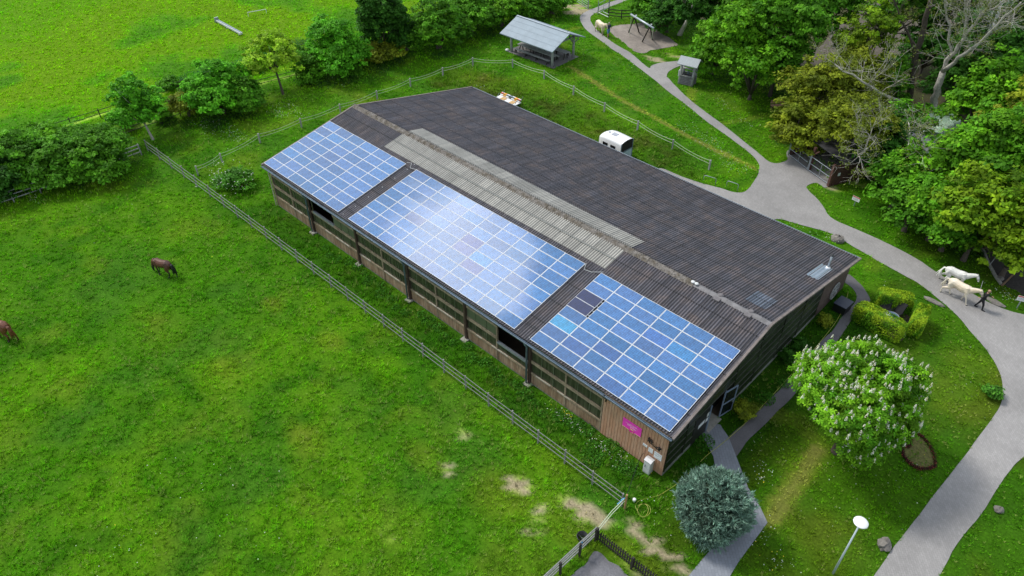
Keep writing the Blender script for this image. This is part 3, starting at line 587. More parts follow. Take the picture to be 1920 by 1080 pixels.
# near long wall
YW = .33
def wpanel(name, x0, x1, z0, z1, mat, y=YW, th=.05): return hp(MB().box(x0, x1, y, y+th, z0, z1).build(name, mat))
hp(MB().box(.3, 38.03, .36, .6, -.3, .12).build('plinth', 'concrete'))
bays = [.35, 5.6, 11.3, 17.0, 22.6, 28.25, 33.78]
for i in range(6):
    a, b = bays[i]+.02, bays[i+1]-.02
    op = {1: (5.95, 8.55, 2.12, 3.2), 4: (25.5, 28.1, 1.72, 3.1)}.get(i)
    wpanel('wall', a, b, .12, .95, 'boards', th=.06)
    m = MB().box(a, b, YW-.05, YW+.09, .95, 1.07); m.box(a, b, YW-.04, YW+.09, 1.86, 2.08) if not (op and i == 4) else m.box(a, op[0], YW-.04, YW+.09, 1.86, 2.08)
    m.box(a, b, YW-.035, YW+.09, 2.86, 3.02) if not op else None
    if i == 1: m.box(op[1], b, YW-.035, YW+.09, 2.86, 3.02)
    if i == 4: m.box(a, op[0], YW-.035, YW+.09, 2.86, 3.02)
    for x_ in (a, (a+b)/2, b-.09): 
        if op and op[0] < x_ < op[1]: continue
        m.box(x_, x_+.09, YW-.045, YW+.08, .12, 3.02)
    hp(m.build('wall_frame', 'beam'))
    m = MB()       # pale strips: light highlights painted along the sill
    for _ in range(3):
        s0 = random.uniform(a+.1, b-1.6); hp(MB().box(s0, s0+random.uniform(.5, 1.3), YW-.056-_*.001, YW-.01, .99+_*.001, 1.073+_*.001).build('sill', 'sill'))
    segs = [(a, b)] if not op else [(a, op[0]), (op[1], b)]
    for s0, s1 in segs:
        if s1-s0 < .15: continue
        pale = (op is not None) and (s0 >= a+1)or(i == 4)
        k = max(1, round((s1-s0)/.95))
        for z0, z1 in ((1.07, 1.86), (2.08, 2.86), (3.02, 3.74)):
            m = MB()
            for q in range(k): m.box(s0+(s1-s0)*q/k+.012, s0+(s1-s0)*(q+1)/k-.012, YW+.02, YW+.04, z0, z1)
            hp(m.build('window', 'glass_pale' if pale and z0 > 2 else 'glass_wall'))
        m = MB()
        for q in range(1, k): m.box(s0+(s1-s0)*q/k-.02, s0+(s1-s0)*q/k+.02, YW-.01, YW+.05, 1.07, 3.74)
        if m.v: hp(m.build('mullion', 'glass_pale'))
    if op:
        m = MB().box(op[0], op[1], YW-.06, YW+.1, op[2]-.14, op[2]); hp(m.build('sill', 'galv'))
        k = 3; m = MB()
        z0, z1 = 1.07, op[2]-.14
        for q in range(k): m.box(op[0]+(op[1]-op[0])*q/k+.02, op[0]+(op[1]-op[0])*(q+1)/k-.02, YW+.02, YW+.04, z0, z1)
        hp(m.build('window', 'glass_wall'))
# posts, downpipes, footings on the near wall
for i, x_ in enumerate([5.55, 11.3, 17.0, 22.62, 28.22]):
    blue = i % 2 == 0
    hp(MB().box(x_-.02, x_+.16, YW-.13, YW+.02, .0, 3.6).build('post', 'steel_brown'))
    hp(MB().box(x_-.2, x_+.3, -.08, YW, -.1, .12).build('footing', 'concrete', bevel=.02))
    if blue: hp(MB().tube([(x_-.08, -.09, HE-.08), (x_-.08, -.02, HE-.35), (x_-.08, .13, HE-.6), (x_-.08, .13, .1)], .062, 10).build('downpipe', 'zinc', smooth=True))
hp(MB().tube([(34.0, -.09, HE-.08), (34.0, 0, HE-.3), (34.02, .16, HE-.5), (34.02, .16, HE-.75)], .05, 8).build('downpipe', 'blackmetal', smooth=True))
# brown cladding at the near right corner: boards with open joints
m = MB(); x_ = 33.8
while x_ < 38.0:
    m.box(x_, min(x_+.168, 38.03), YW-.045, YW, .08, 3.78); x_ += .19
m.box(33.8, 38.03, YW, YW+.05, .08, 3.8)
c_ = hp(m.build('wall', 'wood_brown')); c_['label'] = 'brown vertical boarding at the near corner'
hp(MB().box(33.8, 38.0, YW+.001, YW+.004, .1, 3.79).build('joint_backing', 'wood_dark'))
# gable wall facing +x
XG = 38.03
def gz(y): return (zn(y) if y < W1 else zf(y))-.04
def gpanel(name, y0, y1, z0, mat, x0=XG-.05, x1=XG, top=None):
    P = [(y0, z0), (y1, z0), (y1, gz(y1) if top is None else top)]
    if y0 < W1 < y1 and top is None: P.append((W1, gz(W1)))
    P.append((y0, gz(y0) if top is None else top)); return hp(MB().prism(P, x0, x1, 'x').build(name, mat))
gpanel('gable_window', .42, 3.05, .25, 'gable_glass'); gpanel('gable_window', 6.95, 17.95, .25, 'gable_glass')
gpanel('gable_window', 3.05, 6.95, 2.3, 'gable_glass')
hp(MB().box(XG-.08, XG+.02, .36, 3.1, -.2, .25).box(XG-.08, XG+.02, 6.95, 18, -.2, .25).build('plinth', M('gable plinth', (.20, .21, .19), .8, .25, 4)))
m = MB()
for zz in (.95, 1.65, 2.35, 3.05, 3.75, 4.4, 5.0):
    ya = .42 if zz < gz(.42) else (zz-HE+.04)/TA; yb = 17.95 if zz < gz(17.95) else W1+(HR-.04-zz)/TB
    if zz < 2.3:
        m.box(XG, XG+.03, ya, 3.05, zz-.02, zz+.02); m.box(XG, XG+.03, 6.95, yb, zz-.02, zz+.02)
    else: m.box(XG, XG+.03, ya, yb, zz-.02, zz+.02)
hp(m.build('gable_rail', M('greenish gable rail', (.06, .068, .05), .6, .3, 4)))
for y_ in (.44, 2.2, 7.0, 9.6, 12.4, 15.2): hp(MB().box(XG-.01, XG+.035, y_, y_+.09, .25, gz(y_)-.02).build('gable_post', 'gable_glass'))
m = MB(); y_ = 17.97
while y_ < 22.2:
    y2 = min(y_+.18, 22.25); m.prism([(y_, .05), (y2-.03, .05), (y2-.03, gz(y2)), (y_, gz(y_))], XG, XG+.03, 'x'); y_ += .2
g_ = hp(m.build('wall', M('gable boarding', (.12, .085, .075), .8, .25, 5))); g_['label'] = 'brown vertical boarding at the far end of the gable'
gpanel('joint_backing', 17.96, 22.25, .05, 'wood_dark', XG-.05, XG-.002)
for n_, P, lab in (('wall', ((.3, .35), (22.2, 22.28)), 'plain far long wall'),):
    hp(MB().box(.3, 38.0, 22.2, 22.28, 0, zf(22.3)-.05).build('wall', 'boards'))['label'] = lab
hp(MB().prism([(.35, .1), (22.25, .1), (22.25, gz(22.25)), (W1, gz(W1)), (.35, gz(.35))], .3, .36, 'x').build('wall', 'boards'))['label'] = 'left end wall'
hp(MB().tube([(.33, .2, .1), (.33, .2, 3.6)], .05, 6).build('corner_board', 'sill'))
# entrance: dark doorway with notices, one open glazed leaf
hp(MB().box(XG-.6, XG-.55, 3.05, 6.95, 0, 2.3).build('doorway', 'dark'))
hp(MB().box(XG-.02, XG+.03, 3.05, 4.55, .05, 2.25).build('door', 'blackmetal'))['label'] = 'closed black door leaf with notices'
for y0, y1, z0, z1 in ((3.5, 4.15, 1.15, 1.45), (4.3, 4.5, 1.5, 1.8), (4.27, 4.52, 1.05, 1.35)):
    hp(MB().box(XG+.03, XG+.037, y0, y1, z0, z1).build('notice', 'paper'))
hp(MB().box(XG-.5, XG+.25, 4.6, 6.0, .0, .07).build('doorstep', 'concrete', bevel=.01))
dr = empty('door', (0, 0, 0)); hp(dr); dr['label'] = 'open blue framed glass door leaf'
d0_, d1_ = at(1337, 794, .08), at(1359.5, 780, .08); hx, hy = XG+.06, 6.02; dd = d1_-d0_; dw = float(np.linalg.norm(dd)); dd = dd/dw
def dpt(s, z): return (hx+dd[0]*s, hy+dd[1]*s, z)
m = MB().beam(dpt(0, .08), dpt(0, 2.2), .06, .09, (0, 1, 0)).beam(dpt(dw, .08), dpt(dw, 2.2), .06, .09, (0, 1, 0))
for z_ in (.12, 1.12, 2.16): m.beam(dpt(0, z_), dpt(dw, z_), .05, .09)
f_ = m.build('door_frame', 'bluegrey'); f_.parent = dr
p_ = MB().beam(dpt(.04, .6), dpt(dw-.04, .6), .012, .9).beam(dpt(.04, 1.65), dpt(dw-.04, 1.65), .012, .95).build('pane', 'pane'); p_.parent = dr
h_ = MB().tube([dpt(dw-.02, 1.05), np.array(dpt(dw-.02, 1.05))+[.06, -.1, 0], np.array(dpt(dw-.18, 1.05))+[.06, -.1, 0]], .02, 6).build('door_handle', 'galv'); h_.parent = dr
m = MB().beam((XG+.05, 6.1, .08), (XG+.05, 6.1, 2.25), .08, .06, (1, 0, 0)).beam((XG+.05, 4.58, .08), (XG+.05, 4.58, 2.25), .08, .06, (1, 0, 0)); hp(m.build('door_frame', 'bluegrey'))
hp(MB().box(XG+.03, XG+.036, 6.2, 6.6, 1.35, 1.75).box(XG+.03, XG+.036, 6.25, 6.55, .95, 1.25).build('notice', 'paper'))
hp(MB().box(XG-.04, XG+.015, 6.14, 6.95, .05, 2.3).build('wall', 'blackmetal'))['label'] = 'black panel beside the entrance'
# chimney with metal flashing
ch = empty('chimney', (0, 0, 0)); hp(ch)
cx_, cy_ = 37.55, 18.95; cz_ = zf(cy_)
c1 = MB().tube([(cx_, cy_, cz_), (cx_, cy_, cz_+1.05)], .07, 12).build('flue', 'galv', ch, True)
c2 = MB().lathe((cx_, cy_, cz_+1.12), [(.03, -.12), (.11, -.03), (.11, .0), (0, .05)], 12).build('cowl', 'black', ch)
c3 = MB().lathe((cx_, cy_, cz_), [(.15, .02), (.14, .14), (.08, .17)], 12).build('collar', 'white', ch)
fl_ = corr('flashing', 37.05, 37.85, 16.7, 19.15, zf, .075, M('bare metal flashing', (.42, .50, .60), .3, .12, 5, metal=.6), ch, amp=.03, per=.27)
for o in (c1, c2, c3, fl_): o.parent = ch
# cables bridging the gaps between arrays
m = MB()
for x_ in np.arange(.3, 38.2, .9):
    for y_ in (.28,):
        m.box(x_-.02, x_+.02, y_-.02, y_+.02, zn(y_)+.05, zn(y_)+.075)
for x_ in (10.2, 10.25, 10.2, 10.3, 10.25):
    pass
for y_ in (1.3, 2.5, 3.8, 5.0, 6.2, 6.9): m.box(10.25, 10.3, y_, y_+.05, zn(y_)+.05, zn(y_)+.085)
hp(m.build('roof_bolt', 'offwhite'))
def cable(pts, r=.015, mat='black', par=None, nm='cable'):
    return hp(MB().tube(pts, r, 6).build(nm, mat))
for xa_, xb_, yy_ in ((9.75, 11.05, .75), (27.2, 28.45, .9)):
    cable([(xa_, yy_, zn(yy_)+.09), (xb_, yy_-.02, zn(yy_)+.09)]); cable([(xa_, yy_+.14, zn(yy_)+.09), (xb_, yy_+.12, zn(yy_)+.09)])
cable([(9.7, 6.7, zn(6.7)+.12), (10.0, 6.9, zn(6.9)+.08), (10.35, 6.45, zn(6.45)+.08), (11.0, 6.6, zn(6.6)+.1)], .014, 'offwhite')
cable([(27.1, 6.65, zn(6.65)+.12), (27.3, 6.2, zn(6.2)+.08), (27.8, 6.3, zn(6.3)+.08), (28.4, 6.7, zn(6.7)+.1)], .014, 'offwhite')
# ================================================================ SOLAR ARRAYS
def panelmat():
    m = bpy.data.materials.new('solar cells'); m.use_nodes = True; t = m.node_tree; b = t.nodes['Principled BSDF']
    b.inputs['Roughness'].default_value = .35; b.inputs['Coat Weight'].default_value = 1; b.inputs['Coat Roughness'].default_value = .05; b.inputs['Coat IOR'].default_value = 1.5; b.inputs['Specular IOR Level'].default_value = .3
    c = N(t, 'ShaderNodeTexCoord'); sx = N(t, 'ShaderNodeSeparateXYZ'); t.links.new(c.outputs['Object'], sx.inputs[0])
    def line(src, per, w):
        a = N(t, 'ShaderNodeMath', operation='DIVIDE'); a.inputs[1].default_value = per; t.links.new(src, a.inputs[0])
        f = N(t, 'ShaderNodeMath', operation='FRACT'); t.links.new(a.outputs[0], f.inputs[0])
        g = N(t, 'ShaderNodeMath', operation='LESS_THAN'); g.inputs[1].default_value = w; t.links.new(f.outputs[0], g.inputs[0]); return g.outputs[0]
    l1 = line(sx.outputs[0], .1275, .13); l2 = line(sx.outputs[1], .1275, .13)
    mxx = N(t, 'ShaderNodeMath', operation='MAXIMUM'); t.links.new(l1, mxx.inputs[0]); t.links.new(l2, mxx.inputs[1])
    oi = N(t, 'ShaderNodeObjectInfo')
    vo = N(t, 'ShaderNodeTexVoronoi'); vo.inputs['Scale'].default_value = 9; t.links.new(c.outputs['Object'], vo.inputs['Vector'])
    n = N(t, 'ShaderNodeTexNoise'); n.inputs['Scale'].default_value = 3; n.inputs['Detail'].default_value = 5; t.links.new(c.outputs['Object'], n.inputs['Vector'])
    r = N(t, 'ShaderNodeMapRange'); r.inputs[3].default_value = .75; r.inputs[4].default_value = 1.25; t.links.new(vo.outputs['Color'], r.inputs[0])
    r2 = N(t, 'ShaderNodeMapRange'); r2.inputs[1].default_value = .3; r2.inputs[2].default_value = .7; r2.inputs[3].default_value = .8; r2.inputs[4].default_value = 1.2; t.links.new(n.outputs[0], r2.inputs[0])
    s1 = N(t, 'ShaderNodeVectorMath', operation='SCALE'); t.links.new(oi.outputs['Color'], s1.inputs[0]); t.links.new(r.outputs[0], s1.inputs['Scale'])
    s2 = N(t, 'ShaderNodeVectorMath', operation='SCALE'); t.links.new(s1.outputs[0], s2.inputs[0]); t.links.new(r2.outputs[0], s2.inputs['Scale'])
    mix = N(t, 'ShaderNodeMixRGB'); t.links.new(mxx.outputs[0], mix.inputs[0]); t.links.new(s2.outputs[0], mix.inputs[1])
    s3 = N(t, 'ShaderNodeVectorMath', operation='SCALE'); s3.inputs['Scale'].default_value = .5; t.links.new(s1.outputs[0], s3.inputs[0]); t.links.new(s3.outputs[0], mix.inputs[2])
    t.links.new(mix.outputs[0], b.inputs['Base Color']); return m
PM = panelmat(); PL, PWD = 1.615, .8166
FRM = M('panel frame', (.72, .74, .76), .4, .03, 3)
def make_panel_meshes(pl, pw, frm):
    f = MB(); g = .018; fr = .019 if frm else .012
    x0, x1, y0, y1 = g/2, pl-g/2, g/2, pw-g/2
    for a in ((x0, x1, y0, y0+fr), (x0, x1, y1-fr, y1), (x0, x0+fr, y0+fr, y1-fr), (x1-fr, x1, y0+fr, y1-fr)): f.box(*a, 0, .045)
    gl = MB().box(x0+fr, x1-fr, y0+fr, y1-fr, .005, .038); return f, gl
ft, gt = make_panel_meshes(PL, PWD, 1)
fo = ft.build('panel_frame', FRM); go = gt.build('solar_panel', PM)
fm_, gm_ = fo.data, go.data
for o in (fo, go): bpy.data.objects.remove(o)
ft, gt = make_panel_meshes(1.50, PWD, 0); fo = ft.build('panel_frame', FRM); go = gt.build('solar_panel', PM); fm2, gm2 = fo.data, go.data
for o in (fo, go): bpy.data.objects.remove(o)
prg = random.Random(5)
special = {(2, 0, 2): (.05, .28, .52), (2, 0, 4): (.012, .022, .09), (2, 0, 5): (.012, .022, .09), (1, 2, 3): (.07, .13, .30), (1, 5, 3): (.062, .115, .31), (1, 6, 2): (.062, .11, .30), (1, 6, 3): (.035, .20, .46), (1, 5, 4): (.035, .08, .27),
           (2, 1, 1): (.045, .12, .32), (2, 2, 2): (.04, .115, .31), (2, 4, 5): (.04, .20, .45), (2, 3, 5): (.05, .15, .42), (2, 3, 0): (.04, .12, .32)}
AR = [('solar array of forty eight blue panels nearest the left gable end', 0, .085, 6), ('largest solar array of eighty panels in the middle of the roof', 1, 10.966, 10), ('solar array over the brown boarded corner with two darker panels', 2, 28.3615, 6)]
for lab, ai, x0, nc in AR:
    root = empty('solar_array', (x0, .1466, zn(.1466)+.10), 0, lab, 'solar array', 'solar arrays on the near roof slope')
    root.rotation_euler = (.183, 0, 0)
    rl = MB()
    for k in range(8):
        for q in (.2, .6): rl.box(0, nc*PL, k*PWD+q-.02, k*PWD+q+.02, -.045, -.001)
    rl.build('mounting_rail', 'galv', root)
    for i in range(nc):
        for k in range(8):
            dk = (ai == 2 and i == 0 and k in (4, 5))
            g = bpy.data.objects.new('solar_panel', gm2 if dk else gm_); COL.objects.link(g); g.parent = root
            g.location = (i*PL+(0 if not dk else -.02), k*PWD, .002); g.rotation_euler = (prg.uniform(-.007, .007), prg.uniform(-.007, .007), 0)
            b_ = prg.uniform(.85, 1.2); h_ = prg.uniform(-.012, .012)
            c = special.get((ai, i, k), ((.046+h_)*b_, .150*b_, .36*b_))
            g.color = (*c, 1)
            if dk: g['label'] = 'darker narrow replacement panel'
            f = bpy.data.objects.new('panel_frame', fm2 if dk else fm_); COL.objects.link(f); f.parent = g
# ================================================================ things on and by the near corner
def wallthing(m, name, mat, lab, cat, grp=None):
    return tag(m.build(name, mat), lab, cat, grp)
sg = empty('wall_sign', (35.8, YW-.06, 2.3), 0, 'magenta sign with a round emblem on the brown boarding', 'sign')
MB().box(-.61, .61, -.02, 0, -.33, .33).build('sign_panel', 'pink', sg)
MB().box(-.61, -.16, -.026, -.001, -.352, -.332).box(.20, .61, -.026, -.001, -.352, -.332).build('cream_edge', 'cream', sg)
m = MB(); th = np.linspace(0, 2*math.pi, 25)[:-1]; m.prism([(.02+.19*math.cos(a), -.30+.16*math.sin(a)) for a in th], -.030, -.0205, 'y'); em = m.build('emblem', M('deep pink', (.75, .04, .33), .5, .03, 2), sg)
m = MB(); m.prism([(.02+.13*math.cos(a), -.23+.075*math.sin(a)) for a in np.linspace(.1, math.pi, 10)], -.034, -.0305, 'y').prism([(.05, -.40), (.14, -.43), (.08, -.34)], -.034, -.0305, 'y').build('emblem_figure', 'cream', em)
m = MB(); rr = random.Random(3)
for j, (zz, xa_, xb_) in enumerate(((.15, -.12, .30), (.09, -.42, .38), (.03, -.30, .16), (-.03, -.30, .28), (-.08, -.10, .22))):
    q = xa_
    while q < xb_:
        wl = rr.uniform(.015, .03); m.box(q, q+wl, -.024, -.0205, zz-.014, zz+.014*rr.uniform(.5, 1)); q += wl+rr.choice((.008, .008, .03))
m.build('lettering', M('pale pink print', (.95, .72, .85), .5, .03, 2), sg)
for x0, x1, z0, z1, lab in ((36.62, 36.9, 1.50, 1.68, 'smallest white notice on the brown boarding'), (37.0, 37.28, 1.32, 1.66, 'white notice between the small one and the widest one'), (37.38, 37.86, 1.18, 1.66, 'widest white notice near the corner of the boarding')):
    n_ = empty('notice', (x0, YW-.05, z0), 0, lab, 'notice', 'white notices on the brown boarding')
    MB().box(0, x1-x0, -.02, 0, 0, z1-z0).build('notice_panel', 'paper', n_)
    m = MB(); rr = random.Random(int(x0*10))
    for z_ in np.arange(.06, z1-z0-.04, .05):
        if rr.random() < .7: m.box(.03, .03+(x1-x0-.07)*rr.uniform(.3, 1), -.0225, -.0205, z_, z_+.008)
    if m.v: m.build('print', 'ink', n_)
# black iron ornament : two bushy tree tops on a bar
orn = MB().beam((36.98, .2, 2.14), (37.72, .2, 1.98), .03, .03); rr = random.Random(2)
orn2 = []
for cx2, cz2 in ((37.03, 2.27), (37.63, 2.13)):
    orn.tube([(cx2, .2, cz2-.2), (cx2, .2, cz2+.12)], .012, 5)
    for _ in range(26):
        a = rr.uniform(0, 2*math.pi); q = rr.uniform(.04, .17); p = (cx2+q*math.cos(a), .2+rr.uniform(-.05, .05), cz2+q*math.sin(a)); orn.tube([(cx2, .2, cz2), p], [.008, .004], 4); orn.lathe((p[0], p[1], p[2]-.02), [(.0, 0), (.032, .015), (.03, .035), (0, .05)], 6)
wallthing(orn, 'wall_ornament', 'blackmetal', 'black iron ornament of two little trees above the white notices', 'ornament')
cb = empty('electrical_cabinet', (*G(1213.5, 884)[:2], 0), 0, 'tall pale grey electrical cabinet against the brown boarding', 'cabinet')
MB().prism([(-.21, .0), (.21, .0), (.21, 1.02), (-.21, 1.02)], -.17, .18, 'y').build('cabinet_body', 'cabinet', cb, bevel=.015)
MB().prism([(-.20, 1.02), (.20, 1.02), (.20, 1.04), (.0, 1.12), (-.20, 1.04)], -.23, .23, 'x').build('cabinet_roof', 'cabinet', cb)
MB().box(-.18, .18, -.182, -.171, .08, .97).build('cabinet_door', 'offwhite', cb); MB().box(-.12, -.08, -.20, -.183, .52, .70).build('handle', 'ink', cb)
whl = empty('wagon_wheel', (XG+.12, 20.2, 1.05), 0, 'dark wooden wagon wheel leaning on the gable boarding', 'wheel')
m = MB()
ring = [(0, .62*math.cos(a), .62*math.sin(a)) for a in np.linspace(0, 2*math.pi, 25)]; m.tube(ring, .04, 6).build('rim', 'wood_grey', whl)
m = MB()
for a in np.linspace(0, 2*math.pi, 11)[:-1]: m.tube([(0, 0, 0), (0, .6*math.cos(a), .6*math.sin(a))], .022, 5)
m.build('spokes', 'wood_grey', whl); MB().tube([(-.09, 0, 0), (.09, 0, 0)], .09, 10).build('hub', 'wood_grey', whl)
bx_ = empty('storage_box', (39.0, 20.0, 0), -.05, 'dark blue grey lidded box standing by the gable boarding', 'storage box')
MB().box(-.42, .42, -.5, .5, 0, .62).build('box_body', 'black', bx_, bevel=.02); MB().box(-.46, .46, -.55, .55, .625, .69).build('lid', M('slate lid', (.03, .04, .07), .4, .1, 3), bx_, bevel=.02)
# ================================================================ FENCES
def fence(name, pts, hts, lab, post_h=1.25, pw=.10, rail=(.05, .10), spacing=2.0, mat='wood_pale', pmat=None, extra=None, cat='fence', grp=None, round_=False, jit=.01, starts=None):
    P = [np.array([p[0], p[1], hz(p[0], p[1])]) for p in pts]; root = empty(name, P[0], 0, lab, cat, grp)
    posts = []
    for a, b in zip(P[:-1], P[1:]):
        n = max(1, round(np.linalg.norm((b-a)[:2])/spacing)) if spacing else 1
        for i in range(n): posts.append(a+(b-a)*i/n)
    posts.append(P[-1]); o0 = P[0]
    pm = MB().box(-pw/2, pw/2, -pw/2, pw/2, -.2, post_h) if not round_ else MB().tube([(0, 0, -.2), (0, 0, post_h)], pw/2, 8)
    po = pm.build('post', pmat or mat, root, bevel=0); first = True
    for p in posts:
        q = po if first else po.copy()
        if not first: COL.objects.link(q); q.parent = root
        first = False; q.location = [float(t) for t in (p[0]-o0[0], p[1]-o0[1], hz(p[0], p[1])-o0[2])]; q.rotation_euler = (random.uniform(-.03, .03), random.uniform(-.03, .03), random.uniform(-.1, .1))
    for h in hts:
        m = MB()
        for a, b in zip(posts[:-1], posts[1:]):
            j = lambda: random.uniform(-1, 1)*jit
            dv = (b-a); dv = dv/np.linalg.norm(dv); s_ = np.array([dv[1], -dv[0], 0])*(pw/2+rail[0]/2+.002)
            za, zb = hz(*a[:2])+h+j()*2, hz(*b[:2])+h+j()*2
            m.beam(np.array([a[0], a[1], za])+s_-dv*.04-o0, np.array([b[0], b[1], zb])+s_+dv*.04-o0, rail[0], rail[1])
        m.build('rail', mat, root)
    return root
fence('paddock_fence', [(-15.6, -3.0), (-2.5, -2.85), (12, -2.75), (37.65, -2.7)], [.42, .80, 1.17], 'long weathered three rail wooden fence between the paddock and the hall', 1.2, .08, (.028, .048), 2.03)
tr = MB().tube([(0, 0, .0), (0, 0, 1.3)], .06, 8); tag(tr.build('corner_post', M('new pine post', (.35, .22, .10), .7, .2, 5)), 'fresh pale pine corner post with blue cord', 'post').location = (37.85, -2.72, 0)
a = MB().tube([(37.8, -2.8, 1.05), (37.7, -2.95, .95), (37.72, -2.86, .85), (37.6, -3.1, .62)], .03, 6); tag(a.build('blue_cord', 'tapeblue'), 'bright blue cord tied to the pine corner post', 'cord')
Q1 = G(1117.3, 1013.5); Q2 = G(1086, 1043); Q3 = Q2+(Q2-Q1)*2.2
m = MB().tube([(37.8, -2.78, 1.0), (37.75, -3.8, .93), (Q1[0], Q1[1], 1.05)], .022, 5).tube([(37.8, -2.78, .75), (37.78, -3.8, .68), (Q1[0], Q1[1], .72)], .022, 5)
tag(m.build('gate_tape', 'rope'), 'two pale electric tapes closing the gap to the pine post', 'fence tape')
fence('yard_fence', [tuple(Q1[:2]), tuple(Q2[:2]), tuple((Q2+(Q2-Q1)*1.1)[:2]), tuple(Q3[:2])], [.35, .62, .88, 1.1], 'pale four rail fence beside the gravel yard', 1.15, .10, (.05, .07), 0, 'wood_pale', 'wood_dark')
m = MB().tube([tuple(Q2+[.06, 0, 1.0]), tuple(Q2+[-.1, .25, .98]), tuple(Q2+[-.02, .1, .85])], .035, 6); tag(m.build('blue_cord', 'tapeblue'), 'blue cord on the second post of the gravel yard fence', 'cord')
# picket fence
A_, B_ = Q1, G(1189, 1069); dv = (B_-A_)/np.linalg.norm(B_-A_); Lp = np.linalg.norm(B_-A_)*1.75
pk = empty('picket_fence', A_, math.atan2(dv[1], dv[0]), 'dark stained picket fence along the gravel yard', 'fence')
m = MB()
q = .05
while q < Lp: m.prism([(q, .08), (q+.075, .08), (q+.075, .88), (q+.0375, .94), (q, .88)], .03, .052, 'y'); q += .135
m.build('pickets', 'wood_dark', pk); MB().box(0, Lp, 0, .028, .25, .33).box(0, Lp, 0, .028, .68, .76).build('rail', 'wood_dark', pk)
for q in (0.0, 2.2, 4.4): 
    if q < Lp: MB().box(q-.05, q+.05, -.1, 0, -.2, 1.05 if q else 1.15).build('post', 'wood_dark', pk)
m = MB().tube([(2.75, .07, .75), (2.72, .09, .55), (2.85, .09, .5), (2.98, .07, .6)], .02, 6).build('horseshoe', 'offwhite', pk)
bk = empty('feed_bucket', G(1091, 1012), 0, 'round black feed bucket beside the fence corner', 'bucket')
MB().lathe((0, 0, 0), [(.20, .0), (.27, .32), (.29, .34), (.29, .36), (.255, .35), (.19, .03)], 22).build('bucket_shell', 'black', bk, True)
MB().tube([(.28, 0, .33), (.2, .03, .16), (0, .02, .12), (-.2, .03, .16), (-.28, 0, .33)], .012, 6).build('handle', 'galv', bk)
# white tape fence round the bank
RP = [(372,329),(417,305),(488,268),(565.7,239),(639,212),(707.7,186.7),(770,163),(830.7,142.7),(886.7,124),(961,127),(1020,148),(1075,178),(1132.8,209.7),(1195,244),(1260,279.5),(1329,318)]
RP = [G(*p) for p in RP]; rf_ = empty('tape_fence', RP[0], 0, 'grey post fence with two sagging white tapes round the grassy bank', 'fence')
po = MB().box(-.06, .06, -.06, .06, -.2, .95).build('post', 'wood_grey', rf_)
for i, p in enumerate(RP):
    q = po if i == 0 else po.copy()
    if i: COL.objects.link(q); q.parent = rf_
    q.location = [float(t) for t in p-RP[0]]; q.rotation_euler = (0, 0, random.uniform(-.5, .5))
for h, sg_ in ((.88, .18), (.58, .12)):
    m = MB()
    for a, b in zip(RP[:-1], RP[1:]):
        m.tube([(a-RP[0])*(1-t)+(b-RP[0])*t+np.array([0, 0, h-sg_*4*t*(1-t)]) for t in np.linspace(0, 1, 7)], .016, 4)
    m.build('tape', 'rope', rf_)
fence('field_fence', [tuple(q[:2]) for q in [G(-30,398), G(27,379), G(77,362), G(160,332), G(233,303), G(266,291)]], [.4, .75, 1.1], 'grey wooden fence half hidden under the left shrubs', 1.15, .09, (.04, .07), 2.9, 'wood_grey')
fence('track_fence', [tuple(G(*p)[:2]) for p in [(78,257),(190,222),(300,183),(360,160),(440,134),(520,112),(600,88)]], [.5, .9], 'dark two rail fence on the meadow side of the dirt track', 1.0, .08, (.03, .05), 3.2, 'wood_dark')
fence('track_fence', [tuple(G(*p)[:2]) for p in [(228,260),(305,233),(340,220),(480,166),(556,147),(610,132)]], [.45, .85], 'dark two rail fence on the tree side of the dirt track', 1.0, .08, (.03, .05), 3.2, 'wood_dark')
fence('paddock_fence', [tuple(G(*p)[:2]) for p in [(1140.5,32),(1165,35),(1190,34)]], [.25, .62, 1.0], 'short dark three rail fence beside the sand play area', 1.1, .09, (.04, .09), 0, 'wood_dark')
def gate(p0, p1, lab, h=1.25, mid=1, posts=True, grp=None, lift=.15, bars=(0, .5, 1)):
    a = np.array(p0, float); b = np.array(p1, float); d = b-a; Lg = float(np.linalg.norm(d[:2])); r = empty('metal_gate', a, math.atan2(d[1], d[0]), lab, 'gate', grp)
    m = MB()
    for f in bars: m.tube([(0, 0, lift+f*(h-lift)), (Lg, 0, lift+f*(h-lift))], .028, 6)
    for q in np.linspace(0, Lg, mid+2): m.tube([(q, 0, lift), (q, 0, h)], .028, 6)
    m.build('gate_frame', 'galv', r)
    if posts:
        for q in (-.1, Lg+.1): MB().tube([(q, 0, -.2), (q, 0, h+.35)], .05, 8).build('post', 'galv', r)
    MB().box(Lg-.12, Lg+.05, -.05, .05, h*.55, h*.55+.06).build('latch', 'blackmetal', r)
    return r
ga, gb, gc_ = G(1478.5, 292), G(1513, 319), G(1553, 348)
gate(ga, gb, 'left galvanised gate leaf before the wooden stable', grp='gates before the stable'); gate(gb+[.15, -.1, 0], gc_, 'right galvanised gate leaf before the wooden stable', h=1.4, grp='gates before the stable')
gate(G(1121.5, 27), G(1141, 16), 'galvanised gate standing open beside the path bend', 1.3, 1, grp=None)
gate(G(1082, 5), G(1102, 17), 'silver field gate at the top edge beside the hedge', 1.2, 1, bars=(0, .25, .5, .75, 1))
m = MB().tube([tuple(G(1122,23,.5)), tuple(G(1140.5,32,.5))], .04, 6).tube([tuple(G(1131,22,.6)), tuple(G(1141,26.5,.6))], .03, 6)
tag(m.build('barrier_rail', 'offwhite'), 'low white rail joining the gate and the dark fence', 'rail')
